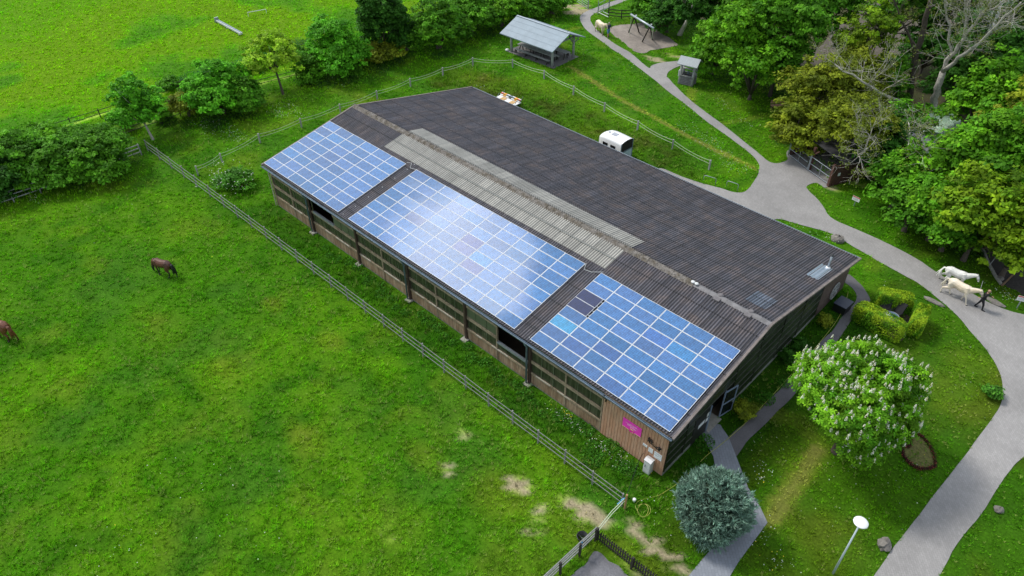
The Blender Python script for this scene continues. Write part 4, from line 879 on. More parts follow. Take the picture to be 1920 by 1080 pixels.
for (a, b, lab) in (((1318, 342), (1340.5, 348.5), 'left bent steel hoop on the grass behind the hall'), ((1361, 352.5), (1382, 359.5), 'right bent steel hoop on the grass near the path junction')):
    a, b = G(*a), G(*b); d = b-a; r = .12; L0 = float(np.linalg.norm(d[:2])); u_ = d/np.linalg.norm(d)
    pts = [a, a+[0, 0, .6], a+u_*.04+[0, 0, .68], a+u_*.12+[0, 0, .72], b-u_*.12+[0, 0, .72], b-u_*.04+[0, 0, .68], b+[0, 0, .6], b]
    tag(MB().tube(pts, .027, 8).build('steel_hoop', 'galv', smooth=True), lab, 'hoop', 'steel hoops behind the hall')
# ================================================================ SHELTER with benches
pv = empty('picnic_shelter', (PC[0], PC[1], hz(PC[0], PC[1])), PR, 'open timber picnic shelter with a blue grey gable roof', 'shelter')
rm_ = M('blue grey roofing felt', (.22, .28, .33), .55, .12, 1.2, bump=.1)
zr, z_e = 3.3, 2.15; hw, hl = 2.75, 3.75
for s in (-1, 1):
    m = MB().add([(-hl, 0, zr), (hl, 0, zr), (hl, s*hw, z_e), (-hl, s*hw, z_e), (-hl, 0, zr-.09), (hl, 0, zr-.09), (hl, s*hw, z_e-.09), (-hl, s*hw, z_e-.09)], [(0, 3, 2, 1), (4, 5, 6, 7), (0, 1, 5, 4), (2, 3, 7, 6), (1, 2, 6, 5), (3, 0, 4, 7)])
    m.build('roof', rm_, pv)
    m = MB()
    for k in (1, 2, 3):
        yy = s*hw*k/4; zz = zr+(z_e-zr)*k/4+.004; m.beam((-hl, yy, zz), (hl, yy, zz), .03, .006)
    m.build('roof_seam', M('felt seam', (.18, .22, .26), .6, .1, 2), pv)
MB().beam((-hl, 0, zr+.02), (hl, 0, zr+.02), .22, .05).build('ridge', 'zinc_pale', pv)
m = MB().tube([(hl-.35, .02, zr), (hl-.35, .02, zr+.75)], .015, 5); m.build('lightning_rod', 'blackmetal', pv)
for sx_ in (-1, 1):
    for sy in (-1, 1):
        x_, y_ = sx_*2.95, sy*1.75; m = MB().tube([(x_+.02, y_, -.1), (x_-.03, y_+.02, 1.1), (x_, y_, 2.45)], [.16, .13, .12], 8)
        pp = m.build('post', 'wood_grey', pv, True)
        b2 = MB().tube([(x_, y_, 1.5), (x_-sx_*.85, y_, 2.35)], .07, 6).tube([(x_, y_, 1.5), (x_, y_-sy*.8, 2.4)], .07, 6).tube([(x_, y_, 1.55), (x_+sx_*.5, y_+sy*.2, 2.15)], .06, 6).build('brace', 'wood_grey', pp, True)
for sy in (-1, 1): MB().tube([(-3.6, sy*1.75, 2.42), (3.6, sy*1.75, 2.42)], .11, 8).build('beam', 'wood_grey', pv, True)
for sx_ in (-1, 1): MB().tube([(sx_*2.95, -2.2, 2.3), (sx_*2.95, 2.2, 2.3)], .11, 8).build('beam', 'wood_grey', pv, True)
def longbench(x0, y0, Lb, tabl, lab, nm, grp):
    x0, y0 = pav(x0+4.5, y0-37.8); r = empty(nm, (x0, y0, hz(x0, y0)+.03), PR, lab, 'table' if tabl else 'bench', grp)
    hgt, wd_ = (.78, .75) if tabl else (.46, .32)
    m = MB()
    for k in range(4 if tabl else 2):
        s_ = wd_/(4 if tabl else 2); m.box(-Lb/2, Lb/2, -wd_/2+k*s_+.008, -wd_/2+(k+1)*s_-.008, hgt-.05, hgt)
    m.build('tabletop' if tabl else 'seat', 'wood_grey', r)
    for q in np.linspace(-Lb/2+.3, Lb/2-.3, 4):
        MB().beam((q, -wd_*.42, .0), (q, -wd_*.15, hgt-.05), .09, .06, (1, 0, 0)).beam((q, wd_*.42, 0), (q, wd_*.15, hgt-.05), .09, .06, (1, 0, 0)).build('leg', 'wood_dark', r)
longbench(-4.6, 36.15, 5.2, 0, 'front long bench under the picnic shelter', 'bench', 'benches and tables under the shelter')
longbench(-4.5, 36.95, 5.2, 1, 'front long table under the picnic shelter', 'table', 'benches and tables under the shelter')
longbench(-4.5, 37.75, 5.0, 0, 'middle bench between the two shelter tables', 'bench', 'benches and tables under the shelter')
longbench(-4.1, 38.55, 5.2, 1, 'rear long table under the picnic shelter', 'table', 'benches and tables under the shelter')
longbench(-4.3, 39.3, 5.0, 0, 'rearmost bench under the picnic shelter', 'bench', 'benches and tables under the shelter')
m = MB().lathe((0, 0, 0), [(.0, 0), (.22, .03), (.25, .1), (.15, .2), (0, .24)], 9); o = tag(m.build('pale_stone', 'offwhite', smooth=True), 'small pale stone on the grass by the picnic shelter', 'stone'); o.location = [float(t) for t in G(951, 95)]
# ---- swing frame
s1, s2 = G(1190, 66), G(1213, 76)
sw0 = np.array([-.9, 49.3, hz(-.9, 49.3)])
ta, tb = at(1183, 27, 3.5), at(1226, 53, 3.5); 
sw = empty('swing_frame', (0, 0, 0), 0, 'wooden A frame swing without seats on the play area', 'swing')
MB().tube([ta, tb], .11, 8).build('top_beam', 'zinc_pale', sw, True)
for f, feet in ((.16, [(1178.5, 61), (1198.5, 61.5)]), (.84, [(1204, 78.5), (1223, 74)])):
    tp = ta+(tb-ta)*f
    for ft_ in feet: MB().tube([G(*ft_), tp-[0, 0, .02]], .075, 8).build('leg', 'wood_dark', sw, True)
for f in (.20, .86):
    tp = ta+(tb-ta)*f; MB().lathe(tp+[0, .12, .08], [(.0, 0), (.09, .03), (.09, .12), (0, .15)], 8).build('bolt_cap', 'offwhite', sw)
MB().tube([ta+(tb-ta)*.03, ta+(tb-ta)*.03-[0, 0, 2.4]], .02, 5).build('rope', 'rope', sw)
MB().tube([ta+(tb-ta)*.97, ta+(tb-ta)*.97-[0, 0, 1.2]], .02, 5).build('rope', 'rope', sw)
# ---- draw well
wq = (G(1273, 156)+G(1296, 160))/2; wl_ = empty('draw_well', (wq[0], wq[1]+.3, hz(wq[0], wq[1])), .22, 'weathered log draw well with a grey pitched roof', 'well')
for x_ in (-.68, .68):
    for y_ in (-.45, .45): MB().tube([(x_, y_, -.1), (x_*.97, y_*.9, 1.1), (x_, y_*.75, 2.3)], [.15, .13, .12], 8).build('post', 'wood_grey', wl_, True)
m = MB()
for k in range(5): m.tube([(-.7, -.48, .1+k*.17), (.7, -.48, .1+k*.17)], .085, 7).tube([(-.7, .48, .1+k*.17), (.7, .48, .1+k*.17)], .085, 7).tube([(-.7, -.48, .1+k*.17), (-.7, .48, .1+k*.17)], .085, 7).tube([(.7, -.48, .1+k*.17), (.7, .48, .1+k*.17)], .085, 7)
m.build('well_box', M('grey logs', (.17, .165, .17), .9, .3, 6), wl_)
MB().box(-.72, .72, -.62, -.40, .93, .99).box(-.72, .72, .40, .62, .93, .99).build('rim', 'wood_pale', wl_)
MB().tube([(-.75, 0, 1.55), (.8, 0, 1.55)], .09, 8).build('windlass', 'wood_grey', wl_, True); MB().lathe((0, 0, 1.0), [(.10, 0), (.14, .25), (.14, .27)], 10).build('bucket', 'zinc', wl_)
for s in (-1, 1): MB().add([(-1.05, 0, 2.75), (1.05, 0, 2.75), (1.05, s*.85, 2.2), (-1.05, s*.85, 2.2), (-1.05, 0, 2.68), (1.05, 0, 2.68), (1.05, s*.85, 2.13), (-1.05, s*.85, 2.13)], [(0, 3, 2, 1), (4, 5, 6, 7), (0, 1, 5, 4), (2, 3, 7, 6), (1, 2, 6, 5), (3, 0, 4, 7)]).build('roof', M('grey shakes', (.32, .35, .37), .7, .15, 3, stretch=(6, 1, 1)), wl_)
bd = MB().box(-.04, .02, -.3, .3, .75, 1.35); o = bd.build('notice_panel', 'paper', wl_); o.location = (-.86, -.15, 0); o['label'] = 'white board on the side of the well'
# ---- horse trailer
tq_ = (at(1166.7, 270, 2.35)+at(1185.8, 260, 2.35))/2; tx = empty('horse_trailer', (tq_[0], tq_[1], 0.12), -.02, 'white horse trailer with a blue tinted rear ramp parked behind the hall', 'trailer')
m = MB(); prof = []
hw = .78; TL = 2.75
def tsec(x_, w, z1):   # rounded roof section
    return [(x_, -w, .45), (x_, -w, z1-.28), (x_, -w*.92, z1-.10), (x_, -w*.5, z1-.01), (x_, 0, z1+.02), (x_, w*.5, z1-.01), (x_, w*.92, z1-.10), (x_, w, z1-.28), (x_, w, .45)]
secs = [tsec(-TL, .42, 1.75), tsec(-TL+.18, .62, 2.1), tsec(-TL+.5, .77, 2.28), tsec(-TL+1, .82, 2.36), tsec(-.9, .82, 2.36), tsec(0, .82, 2.32)]
Vv = [p for s in secs for p in s]; Fc = [(i*9+k, i*9+k+1, (i+1)*9+k+1, (i+1)*9+k) for i in range(5) for k in range(8)]+[tuple(range(8, -1, -1))]
m.add(Vv, Fc); m.build('trailer_body', 'white', tx, True)
MB().box(-.02, .03, -.8, .8, .4, 1.35).build('rear_ramp', M('pale blue ramp', (.38, .48, .56), .4, .08, 3), tx)
MB().box(-.015, .0, -.78, .78, 1.36, 2.22).build('rear_opening', 'dark', tx); MB().box(.0, .05, -.84, -.76, .4, 2.2).box(.0, .05, .76, .84, .4, 2.2).box(.0, .05, -.8, .8, 1.33, 1.4).build('rear_frame', 'zinc', tx)
for x_ in (-2.0, -1.15): MB().box(x_, x_+.55, -.835, -.818, 1.5, 1.8).build('window', 'pane', tx, bevel=.02)
MB().box(-2.05, -1.85, -.1, .1, 2.375, 2.40).box(-1.6, -1.1, -.22, .22, 2.37, 2.41).build('roof_hatch', M('smoked hatch', (.35, .37, .42), .3, .1, 3), tx)
MB().box(-3.0, 0, -.84, .84, .38, .5).build('chassis', 'ink', tx)
MB().box(-2.42, -2.405, -.838, -.82, .5, 2.0).build('door_seam', 'ink', tx)
for x_ in (-1.95, -1.2):
    for y_ in (-.86, .86):
        wv_ = MB().tube([(x_, y_-.09, .33), (x_, y_+.09, .33)], .33, 18).build('wheel', 'tyre', tx); MB().tube([(x_, y_-.1, .33), (x_, y_+.1, .33)], .17, 12).build('rim', 'galv', wv_)
for y_ in (-.86, .86): MB().prism([(-2.35, .55), (-2.2, .78), (-.95, .78), (-.8, .55)], y_-.12, y_+.12, 'y').build('mudguard', 'black', tx)
MB().beam((-3.1, .4, .45), (-4.1, 0, .45), .07, .07).beam((-3.1, -.4, .45), (-4.1, 0, .45), .07, .07).build('drawbar', 'galv', tx)
# ---- cart with jump poles
cq = at(953, 187, 1.0); ct = empty('pole_cart', (cq[0], cq[1], .28), .03, 'white cart loaded with red yellow and white jump poles behind the hall', 'cart')
MB().box(-1.3, 1.3, -.45, .45, .62, .72).build('cart_bed', 'white', ct, bevel=.02); MB().box(-.75, -.2, -.47, .1, .725, .76).box(.45, .95, -.47, .1, .725, .76).build('plank', M('tan board', (.5, .32, .13), .7, .15, 4), ct)
for i, (y_, z_) in enumerate(((.35, .95), (.5, .92), (.25, .82))):
    for k in range(7):
        x0 = -1.25+k*.36; MB().tube([(x0, y_, z_), (x0+.36, y_, z_)], .055, 8).build('jump_pole', ['red', 'yellow', 'zinc', 'zinc', 'zinc', 'yellow', 'red'][k] if i == 0 else ['white', 'yellow', 'white', 'ink', 'white', 'yellow', 'white'][k], ct)
for x_ in (-1.2, 1.2):
    MB().tube([(x_, -.4, .7), (x_+.1, -.35, .95), (x_+.28, -.3, 1.25)], .025, 6).tube([(x_, .4, .7), (x_+.1, .45, .95), (x_+.28, .5, 1.3)], .025, 6).build('stake', 'galv', ct)
for x_ in (-.8, .8):
    for y_ in (-.5, .5): MB().tube([(x_, y_-.05, .3), (x_, y_+.05, .3)], .3, 16).build('wheel', 'tyre', ct)
MB().box(-.2, .1, -.56, -.46, .6, .7).build('clamp', 'blue', ct)
# ---- fallen rail in the meadow
pm_ = empty('water_trough', G(428, 53), math.atan2(*(G(458, 72)-G(412, 47))[1::-1]), 'long white trough lying in the far meadow', 'trough')
MB().box(-3.0, 3.2, -.16, .16, .12, .36).build('trough_body', 'offwhite', pm_, bevel=.03); MB().box(-2.9, 3.1, -.11, .11, .361, .37).build('water', 'zinc', pm_)
for q in (-2.7, 0, 2.9): MB().box(q-.08, q+.08, -.25, .25, 0, .6 if q == -2.7 else .12).build('leg', 'galv', pm_)
a, b = G(466, 31), G(500, 25); tag(MB().tube([a+[0, 0, .5], b+[0, 0, .5]], .04, 6).tube([a, a+[0, 0, .5]], .04, 6).tube([b, b+[0, 0, .5]], .04, 6).build('jump_pole', 'offwhite'), 'thin pale pole on low stands in the far meadow', 'pole')
# ---- lamp
lp = empty('street_lamp', (47.31, 1.45, 0), 0, 'tall lamp post with a flat white disc head on the lawn', 'street lamp')
MB().tube([(0, 0, -.1), (0, 0, 2), (0, 0, 4.3)], [.06, .045, .038], 12).build('pole', M('pale blue grey pole', (.50, .58, .64), .4, .05, 3), lp, True)
MB().lathe((0, 0, 4.25), [(.06, 0), (.10, .05), (.12, .15)], 14).build('lamp_neck', 'white', lp, True)
MB().lathe((0, 0, 4.42), [(.12, -.03), (.30, .0), (.33, .03), (.31, .06), (.12, .09), (.0, .10)], 28).build('lamp_head', 'white', lp, True)
# ---- hose, cable
hs = [(1205,966),(1197,962),(1191.5,953),(1194,944),(1202,939),(1222,934),(1236,930),(1252,920),(1267,910),(1298.5,881.7),(1324.6,855.6),(1345,840),(1369,820),(1401,791),(1440,751),(1495.6,690),(1534,646.7),(1568,603),(1584,570),(1590,548)]
coil = [G(1206+15*math.cos(a)*(1-.02*i), 960+12*math.sin(a)) for i, a in enumerate(np.linspace(-2.4, 8.2, 26))]
Pn = [tuple(q[:2]) for q in coil]+[tuple(G(*p)[:2]) for p in hs[2:]]; Pn = catmull(Pn, 3, False)
tag(MB().tube([(p[0], p[1], .16 if i < 70 else .08) for i, p in enumerate(Pn)], .014, 6).build('garden_hose', 'hose', smooth=True), 'yellow garden hose coiled on the grass and running along the gable', 'hose')
tag(MB().tube([(36.75, .26, .9), (36.9, -.3, 1.05), (37.3, -1.4, 1.0), (37.8, -2.65, 1.12)], .018, 5).build('wall_cable', 'black'), 'thin black cable from the boarding to the corner post', 'cable')
q = G(1188.6, 941); tag(MB().lathe(q, [(.05, 0), (.05, .12), (.09, .14), (.09, .26), (.0, .30)], 10).build('garden_spigot', 'white'), 'small white spigot on the grass beside the hose coil', 'spigot')
# ---- signs
def sign(p, z, w_, h_, rz, lab, redtop=True):
    r = empty('sign', p, rz, lab, 'sign'); MB().tube([(0, 0, -.1), (0, 0, z)], .04, 8).build('post', 'galv', r)
    MB().box(-w_/2, w_/2, -.07, -.045, z-.05, z+h_).build('sign_panel', 'white', r)
    MB().box(-w_/2, w_/2, -.076, -.071, z+h_*.78, z+h_).build('red_band', 'red', r)
    m = MB()
    for k in range(3): m.box(-w_*.38, w_*.3, -.074, -.071, z+.05+k*.1*h_*2, z+.065+k*.1*h_*2)
    m.build('print', 'ink', r)
sign(G(1601, 386), .55, .62, .34, -.1, 'white sign with a red top edge on the grass beyond the path')
sign(G(1906, 578), .75, .60, .35, .3, 'white sign with a red corner on a grey post at the right edge')
# ---- stones
def stone(u, v, rx, ry, rz_, lab, seed, z=.0):
    p = G(u, v); r = np.random.default_rng(seed); Vv = []; n, k = 12, 7
    m = MB()
    for i in range(k+1):
        th = math.pi*i/k
        for j in range(n):
            ph = 2*math.pi*j/n; d_ = 1+.28*(vn(np.array(math.cos(ph)*2+i), np.array(math.sin(ph)*2+seed), .8, seed)-.5)*2
            m.v.append((rx*math.sin(th)*math.cos(ph)*d_, ry*math.sin(th)*math.sin(ph)*d_, rz_*(math.cos(th)*.9+.35)*(1+.1*r.normal())))
    for i in range(k):
        for j in range(n): m.f.append((i*n+j, i*n+(j+1) % n, (i+1)*n+(j+1) % n, (i+1)*n+j)[::-1])
    o = tag(m.build('boulder', 'stone'), lab, 'boulder', 'boulders on the verges'); o.location = [float(q) for q in p]; o.rotation_euler = (0, 0, .1-.05*seed)
stone(1657, 1022, .36, .42, .30, 'dark grey boulder on the lawn beside the lamp and path', 1); stone(1872, 957, .24, .26, .2, 'small brown boulder on the grass right of the lower path', 2)
stone(1570, 451, .50, .42, .36, 'rounded boulder between the hall and the path', 3); stone(1750, 566, .8, .22, .12, 'long flat grey stone on the lawn opposite the horses', 4)
stone(1864, 567, .72, .24, .16, 'long stone on the grass right of the walking person', 5); stone(1869, 741, .2, .2, .14, 'small stone beside the lone low bush', 6)
stone(1874, 524, .25, .3, .25, 'grey boulder at the edge of the dark soil', 7)
m = MB(); EP = [G(*p) for p in [(1842,470),(1853,497),(1866,520),(1876,534)]]
for a, b in zip(EP[:-1], EP[1:]): m.beam(a+[0, 0, .08], b+[0, 0, .08], .14, .22)
tag(m.build('soil_kerb', 'concrete'), 'low grey kerb holding back the dark soil', 'kerb')
tag(MB().tube([G(1878, 536), G(1878, 536)+[.35, .5, 1.3]], [.07, .05], 8).build('leaning_post', M('brown stake', (.16, .10, .06), .8, .2, 5)), 'brown wooden stake leaning over the dark soil', 'post')
tag(MB().tube([G(1853, 500), G(1853, 500)+[.15, .3, 1.1]], [.04, .03], 6).build('leaning_post', 'wood_grey'), 'thin grey stake at the kerb under the trees', 'post')
# ---- heart shaped bed
HP_ = catmull(gp([(1693,838),(1704,838),(1712,817),(1728,820),(1745,842),(1753,872),(1742,879),(1722,880),(1704,869),(1692,852)]), 6)
hb = empty('heart_flower_bed', (HP_[0][0], HP_[0][1], 0), 0, 'heart shaped bed edged with dark reddish plants on the lawn', 'flower bed')
hc = np.mean(HP_, 0); m = MB(); m.add([(p[0]*.93+hc[0]*.07-HP_[0][0], p[1]*.93+hc[1]*.07-HP_[0][1], .03) for p in HP_], [tuple(range(len(HP_)))][::1]); sf = m.build('soil', M('bed soil and grass', (.10, .10, .025), .95, .4, 9), hb)
n = 2600; t_ = rng.integers(0, len(HP_), n); PP = np.array(HP_)[t_]+rng.normal(size=(n, 2))*.055; z_ = rng.uniform(.02, .17, n)
Vv, Ff, Cc = cards(np.c_[PP-HP_[0], z_], rng.normal(size=(n, 3))+[0, 0, .8], rng.uniform(.02, .045, n), .6, np.where(rng.random(n)[:, None] < .85, [.055, .022, .022], [.28, .06, .05])*rng.uniform(.6, 1.5, (n, 1)))
obj_from('edging_plants', Vv, Ff, leafm('dark red leaves', .2, .2), hb, col=Cc)
# ================================================================ garden seat set
def armchair(p, rz, lab):
    r = empty('reclining_chair', p, rz, lab, 'chair', 'reclining chairs between the hedges')
    MB().box(-.27, .27, -.3, .3, .38, .46).build('seat', 'fabric', r, bevel=.03); MB().beam((0, .26, .44), (0, .62, 1.18), .54, .07).build('backrest', 'fabric', r)
    for x_ in (-.25, .25):
        for y_ in (-.25, .3): MB().tube([(x_, y_, 0), (x_, y_, .4)], .018, 6).build('leg', 'blackmetal', r)
    for x_ in (-.31, .31): MB().box(x_-.03, x_+.03, -.28, .34, .62, .66).box(x_-.02, x_+.02, -.28, -.24, .4, .62).build('armrest', 'black', r)
c0 = at(1660, 577, .75); c1 = at(1681, 583, .75)
armchair((c0[0], c0[1], 0), .15, 'left charcoal reclining chair by the round table'); armchair((c1[0], c1[1], 0), -.25, 'right charcoal reclining chair by the round table')
tq = at(1671, 593, .72); tt = empty('round_table', (tq[0], tq[1], 0), 0, 'round glass garden table among the hedges', 'table')
MB().lathe((0, 0, .70), [(.50, 0), (.52, .01), (.50, .02)], 30).build('tabletop', M('table glass', (.10, .15, .22), .1, .05, 2), tt); MB().tube([(.52*math.cos(a), .52*math.sin(a), .715) for a in np.linspace(0, 2*math.pi, 31)], .014, 5).build('rim', 'galv', tt)
for a in (0.5, 2.07, 3.64, 5.2): MB().tube([(.42*math.cos(a), .42*math.sin(a), 0), (.3*math.cos(a), .3*math.sin(a), .7)], .016, 6).build('leg', 'blackmetal', tt)
tag(MB().lathe((tq[0]-.22, tq[1]-.02, .721), [(.05, 0), (.13, .03), (.16, .06), (.10, .05), (.03, .03)], 7).build('napkins', 'white'), 'white napkins lying on the round glass table', 'napkins')
q = G(1700, 614); fb = empty('iron_brazier', q, 0, 'black iron brazier between the two outer hedges', 'brazier')
MB().lathe((0, 0, 0), [(.05, .32), (.22, .40), (.28, .5), (.26, .5), (.2, .42), (.0, .36)], 14).build('bowl', 'blackmetal', fb)
for a in (.4, 2.5, 4.6): MB().tube([(.3*math.cos(a), .3*math.sin(a), 0), (.1*math.cos(a), .1*math.sin(a), .4), (.22*math.cos(a), .22*math.sin(a), .7)], .02, 6).build('leg', 'blackmetal', fb)
struct(obj_from('seat_floor', [(*G(u, v)[:2], .03) for u, v in ((1650,600),(1668,590),(1700,590),(1712,600),(1706,622),(1690,640),(1672,640))], [tuple(range(7))[::-1]], mt('hall_sand')))
# ================================================================ stable, barn, bales
rs = np.arctan2(*(gc_-ga)[1::-1]); 
st_ = empty('stable', gc_, float(rs), 'red brown boarded stable half hidden under the olive trees', 'building')
wd_ = float(np.linalg.norm((gc_-ga)[:2]))
MB().box(.05, .15, .0, 5.2, 0, 1.9).build('wall', 'wood_red', st_); MB().box(-wd_-.1, -wd_, 0, 5.2, 0, 1.9).build('wall', 'wood_red', st_); MB().box(-wd_, .1, 5.1, 5.2, 0, 2.3).build('wall', 'wood_red', st_)
m = MB()
for q in np.arange(.0, 5.2, .16): m.box(.15, .165, q, q+.02, 0, 1.9)
m.build('board_joints', 'wood_dark', st_)
MB().box(-.02, .2, -.2, 0, 0, 2.1).build('post', 'wood_red', st_); MB().box(-wd_/2-.1, -wd_/2+.1, .05, .25, 0, 2.2).build('post', 'wood_red', st_)
MB().beam((-wd_/2, .15, 1.5), (-wd_/2+.55, .1, 2.1), .1, .1).build('brace', 'wood_red', st_)
MB().add([(-wd_-.4, .5, 2.35), (.5, .5, 2.35), (.5, 5.6, 1.95), (-wd_-.4, 5.6, 1.95), (-wd_-.4, .5, 2.27), (.5, .5, 2.27), (.5, 5.6, 1.87), (-wd_-.4, 5.6, 1.87)], [(0, 1, 2, 3), (7, 6, 5, 4), (0, 4, 5, 1), (1, 5, 6, 2), (2, 6, 7, 3), (3, 7, 4, 0)]).build('roof', M('dark corrugated roof', (.05, .05, .055), .6, .3, 5, stretch=(12, 1, 1)), st_)
MB().box(.17, .18, .5, .75, .9, 1.2).build('notice', 'paper', st_)
struct(obj_from('stable_floor', [tuple(float(c) for c in (Matrix.Translation(Vector(gc_)) @ Matrix.Rotation(float(rs), 4, 'Z') @ Vector(p))) for p in ((-wd_, .0, .022), (.1, 0, .022), (.1, 5.1, .022), (-wd_, 5.1, .022))], [(0, 1, 2, 3)], mt('concrete')))
b0 = at(1812, 318, 3.0); bn = empty('barn', (b0[0], b0[1], 0), -.3, 'grey roofed barn glimpsed between the green trees', 'building')
MB().box(-5, 5, -3.5, 3.5, 0, 2.6).build('wall', 'wood_red', bn)
MB().prism([(-4, 2.5), (0, 3.6), (4, 2.5), (4, 2.62), (0, 3.72), (-4, 2.62)], -5.5, 5.5, 'x').build('roof', M('grey barn roof', (.12, .13, .15), .6, .25, 4, stretch=(8, 1, 1)), bn)
BL = [(1761,202),(1753,215.5),(1770,222),(1782,214),(1744,232),(1766,235),(1756,243),(1777,229),(1790,222),(1748,246),(1770,206),(1739,243)]
by = MB().lathe((0, 0, 0), [(.5, 0), (.6, .06), (.62, .5), (.61, 1.0), (.52, 1.16), (.3, 1.2), (0, 1.2)], 20).build('bale', 'bale', smooth=True); bmesh_ = by.data; bpy.data.objects.remove(by)
pos = ['behind the bare trunk at the back of the pile', 'left side of the pile', 'centre of the pile', 'right side of the pile under the leaves', 'lower left row of the pile', 'lower row centre of the pile', 'front row of the pile', 'right of the lower row', 'far right of the pile under the leaves', 'front left of the pile', 'back row right of the pile', 'foremost left edge of the pile']
for (u, v), lab in zip(BL, pos):
    p = at(u, v, 1.2); o = bpy.data.objects.new('wrapped_bale', bmesh_); COL.objects.link(o); o.location = (p[0], p[1], 0); tag(o, 'pale green wrapped hay bale, '+lab, 'hay bale', 'wrapped hay bales')
qb = G(1457, 205); bn2 = empty('bench', qb, .9, 'small wooden bench at the foot of the olive tree', 'bench')
MB().box(-.7, .7, -.2, .0, .42, .46).box(-.7, .7, .02, .22, .42, .46).build('seat', 'wood_brown', bn2); MB().box(-.7, .7, .24, .28, .55, .68).box(-.7, .7, .26, .30, .74, .87).build('backrest', 'wood_brown', bn2)
for x_ in (-.6, .6): MB().box(x_-.04, x_+.04, -.2, .26, 0, .42).build('leg', 'wood_dark', bn2)
# ================================================================ FOLIAGE
def leafmat(nm, tr=.35, isl=.28): return M(nm, (.1, .2, .03), .6, .12, 2, attr='Col', transl=tr, island=isl, spec=.15)
LM = leafmat('tree leaves'); LMH = leafmat('conifer sprays', .12, .25)
def crown_geo(lobes, seed, ncl, per, leaf, colr, colr2, cr=.5, flat=.65, up=.55, inner=.18, zmin=-.45, lump=.22, vary=.35):
    """clumps of leaf quads through the crown volume; lobes = (cx, cy, cz, rx, ry, rz)"""
    r = np.random.default_rng(seed); lb = np.array(lobes, float)
    wgt = lb[:, 3]*lb[:, 4]+lb[:, 3]*lb[:, 5]; wgt /= wgt.sum(); li = r.choice(len(lb), ncl, p=wgt)
    D = r.normal(size=(ncl*3, 3)); D /= np.linalg.norm(D, axis=1, keepdims=True); D = D[D[:, 2] > zmin][:ncl]
    while len(D) < ncl: D = np.concatenate([D, D])[:ncl]
    ph = r.uniform(0, 6.28, 6)
    lum = 1+lump*(np.sin(3*np.arctan2(D[:, 1], D[:, 0])+ph[0]+2*D[:, 2])+.6*np.sin(5.3*D[:, 2]+ph[1]+3*D[:, 0])+.5*np.sin(7*D[:, 1]+ph[2]))/2
    rad = np.where(r.random(ncl) < inner, r.uniform(.3, .75, ncl), r.uniform(.82, 1.03, ncl))*lum
    C = lb[li, :3]+D*lb[li, 3:6]*rad[:, None]
    tint = r.uniform(1-vary, 1+vary, ncl); mixf = np.clip(r.normal(.35, .3, ncl), 0, 1)
    cs = cr*r.uniform(.6, 1.35, ncl)
    n = ncl*per; ci = np.repeat(np.arange(ncl), per)
    off = r.normal(size=(n, 3)); off /= np.linalg.norm(off, axis=1, keepdims=True)+1e-9; off *= (r.random(n)**.5)[:, None]
    off[:, 2] = np.abs(off[:, 2])*flat-.15*r.random(n)
    P = C[ci]+off*cs[ci][:, None]
    Nn = D[ci]*.45+off*.5+np.array([0, 0, up])+r.normal(size=(n, 3))*.45
    Nn /= np.linalg.norm(Nn, axis=1, keepdims=True)
    col = (np.array(colr)*(1-mixf[:, None])+np.array(colr2)*mixf[:, None])*tint[:, None]
    T = np.cross(Nn, r.normal(size=(n, 3))); T /= np.linalg.norm(T, axis=1, keepdims=True)+1e-9; B = np.cross(Nn, T); s = (leaf*r.uniform(.6, 1.4, n))[:, None]
    V = np.stack([P-T*s, P+B*s*.62-Nn*s*.15, P+T*s, P-B*s*.62-Nn*s*.15], 1).reshape(-1, 3)
    return V, np.arange(4*n).reshape(-1, 4), np.repeat(col[ci]*r.uniform(.85, 1.15, n)[:, None], 4, 0), C
def trunk_geo(h, r0, lobes, C, seed, base_lean=(0, 0), nb=12, mat='bark', par=None, stems=1):
    r = random.Random(seed); m = MB(); fork = np.array([base_lean[0]*.6, base_lean[1]*.6, h])
    for s_ in range(stems):
        o = np.array([0, 0, 0.]) if stems == 1 else np.array([r.uniform(-.3, .3), r.uniform(-.3, .3), 0])
        m.tube([o+[0, 0, -.2], o+[0, 0, .1], o*1.2+fork*[.5, .5, .5], fork+o], [r0*1.35, r0*1.1, r0*.85, r0*.7], 8)
    for lbx in lobes:
        c = np.array(lbx[:3]); k = fork*.45+c*.55+[r.uniform(-.2, .2), r.uniform(-.2, .2), .2]
        m.tube([fork, k, c+[0, 0, lbx[5]*.35]], [r0*.62, r0*.42, r0*.15], 6)
    for i in range(min(nb, len(C))):
        c = C[int(r.random()*len(C))]; lbx = min(lobes, key=lambda q: np.linalg.norm(np.array(q[:3])-c)); s0 = np.array(lbx[:3])*r.uniform(.6, 1)+fork*0
        m.tube([s0, (s0+c)/2+[0, 0, -.1], c], [r0*.25, r0*.15, r0*.05], 5)
    return m.build('trunk', mat, par, True)
KIND = {
 'bright': ((.085, .27, .010), (.21, .50, .016)), 'mid': ((.062, .21, .010), (.14, .39, .016)), 'dark': ((.028, .110, .010), (.065, .21, .018)),
 'olive': ((.13, .185, .012), (.32, .39, .024)), 'yellow': ((.11, .24, .008), (.25, .40, .012)), 'lime': ((.22, .42, .02), (.42, .66, .03)), 'vivid': ((.075, .30, .012), (.16, .52, .02)), 'cool': ((.062, .21, .018), (.13, .38, .03))}
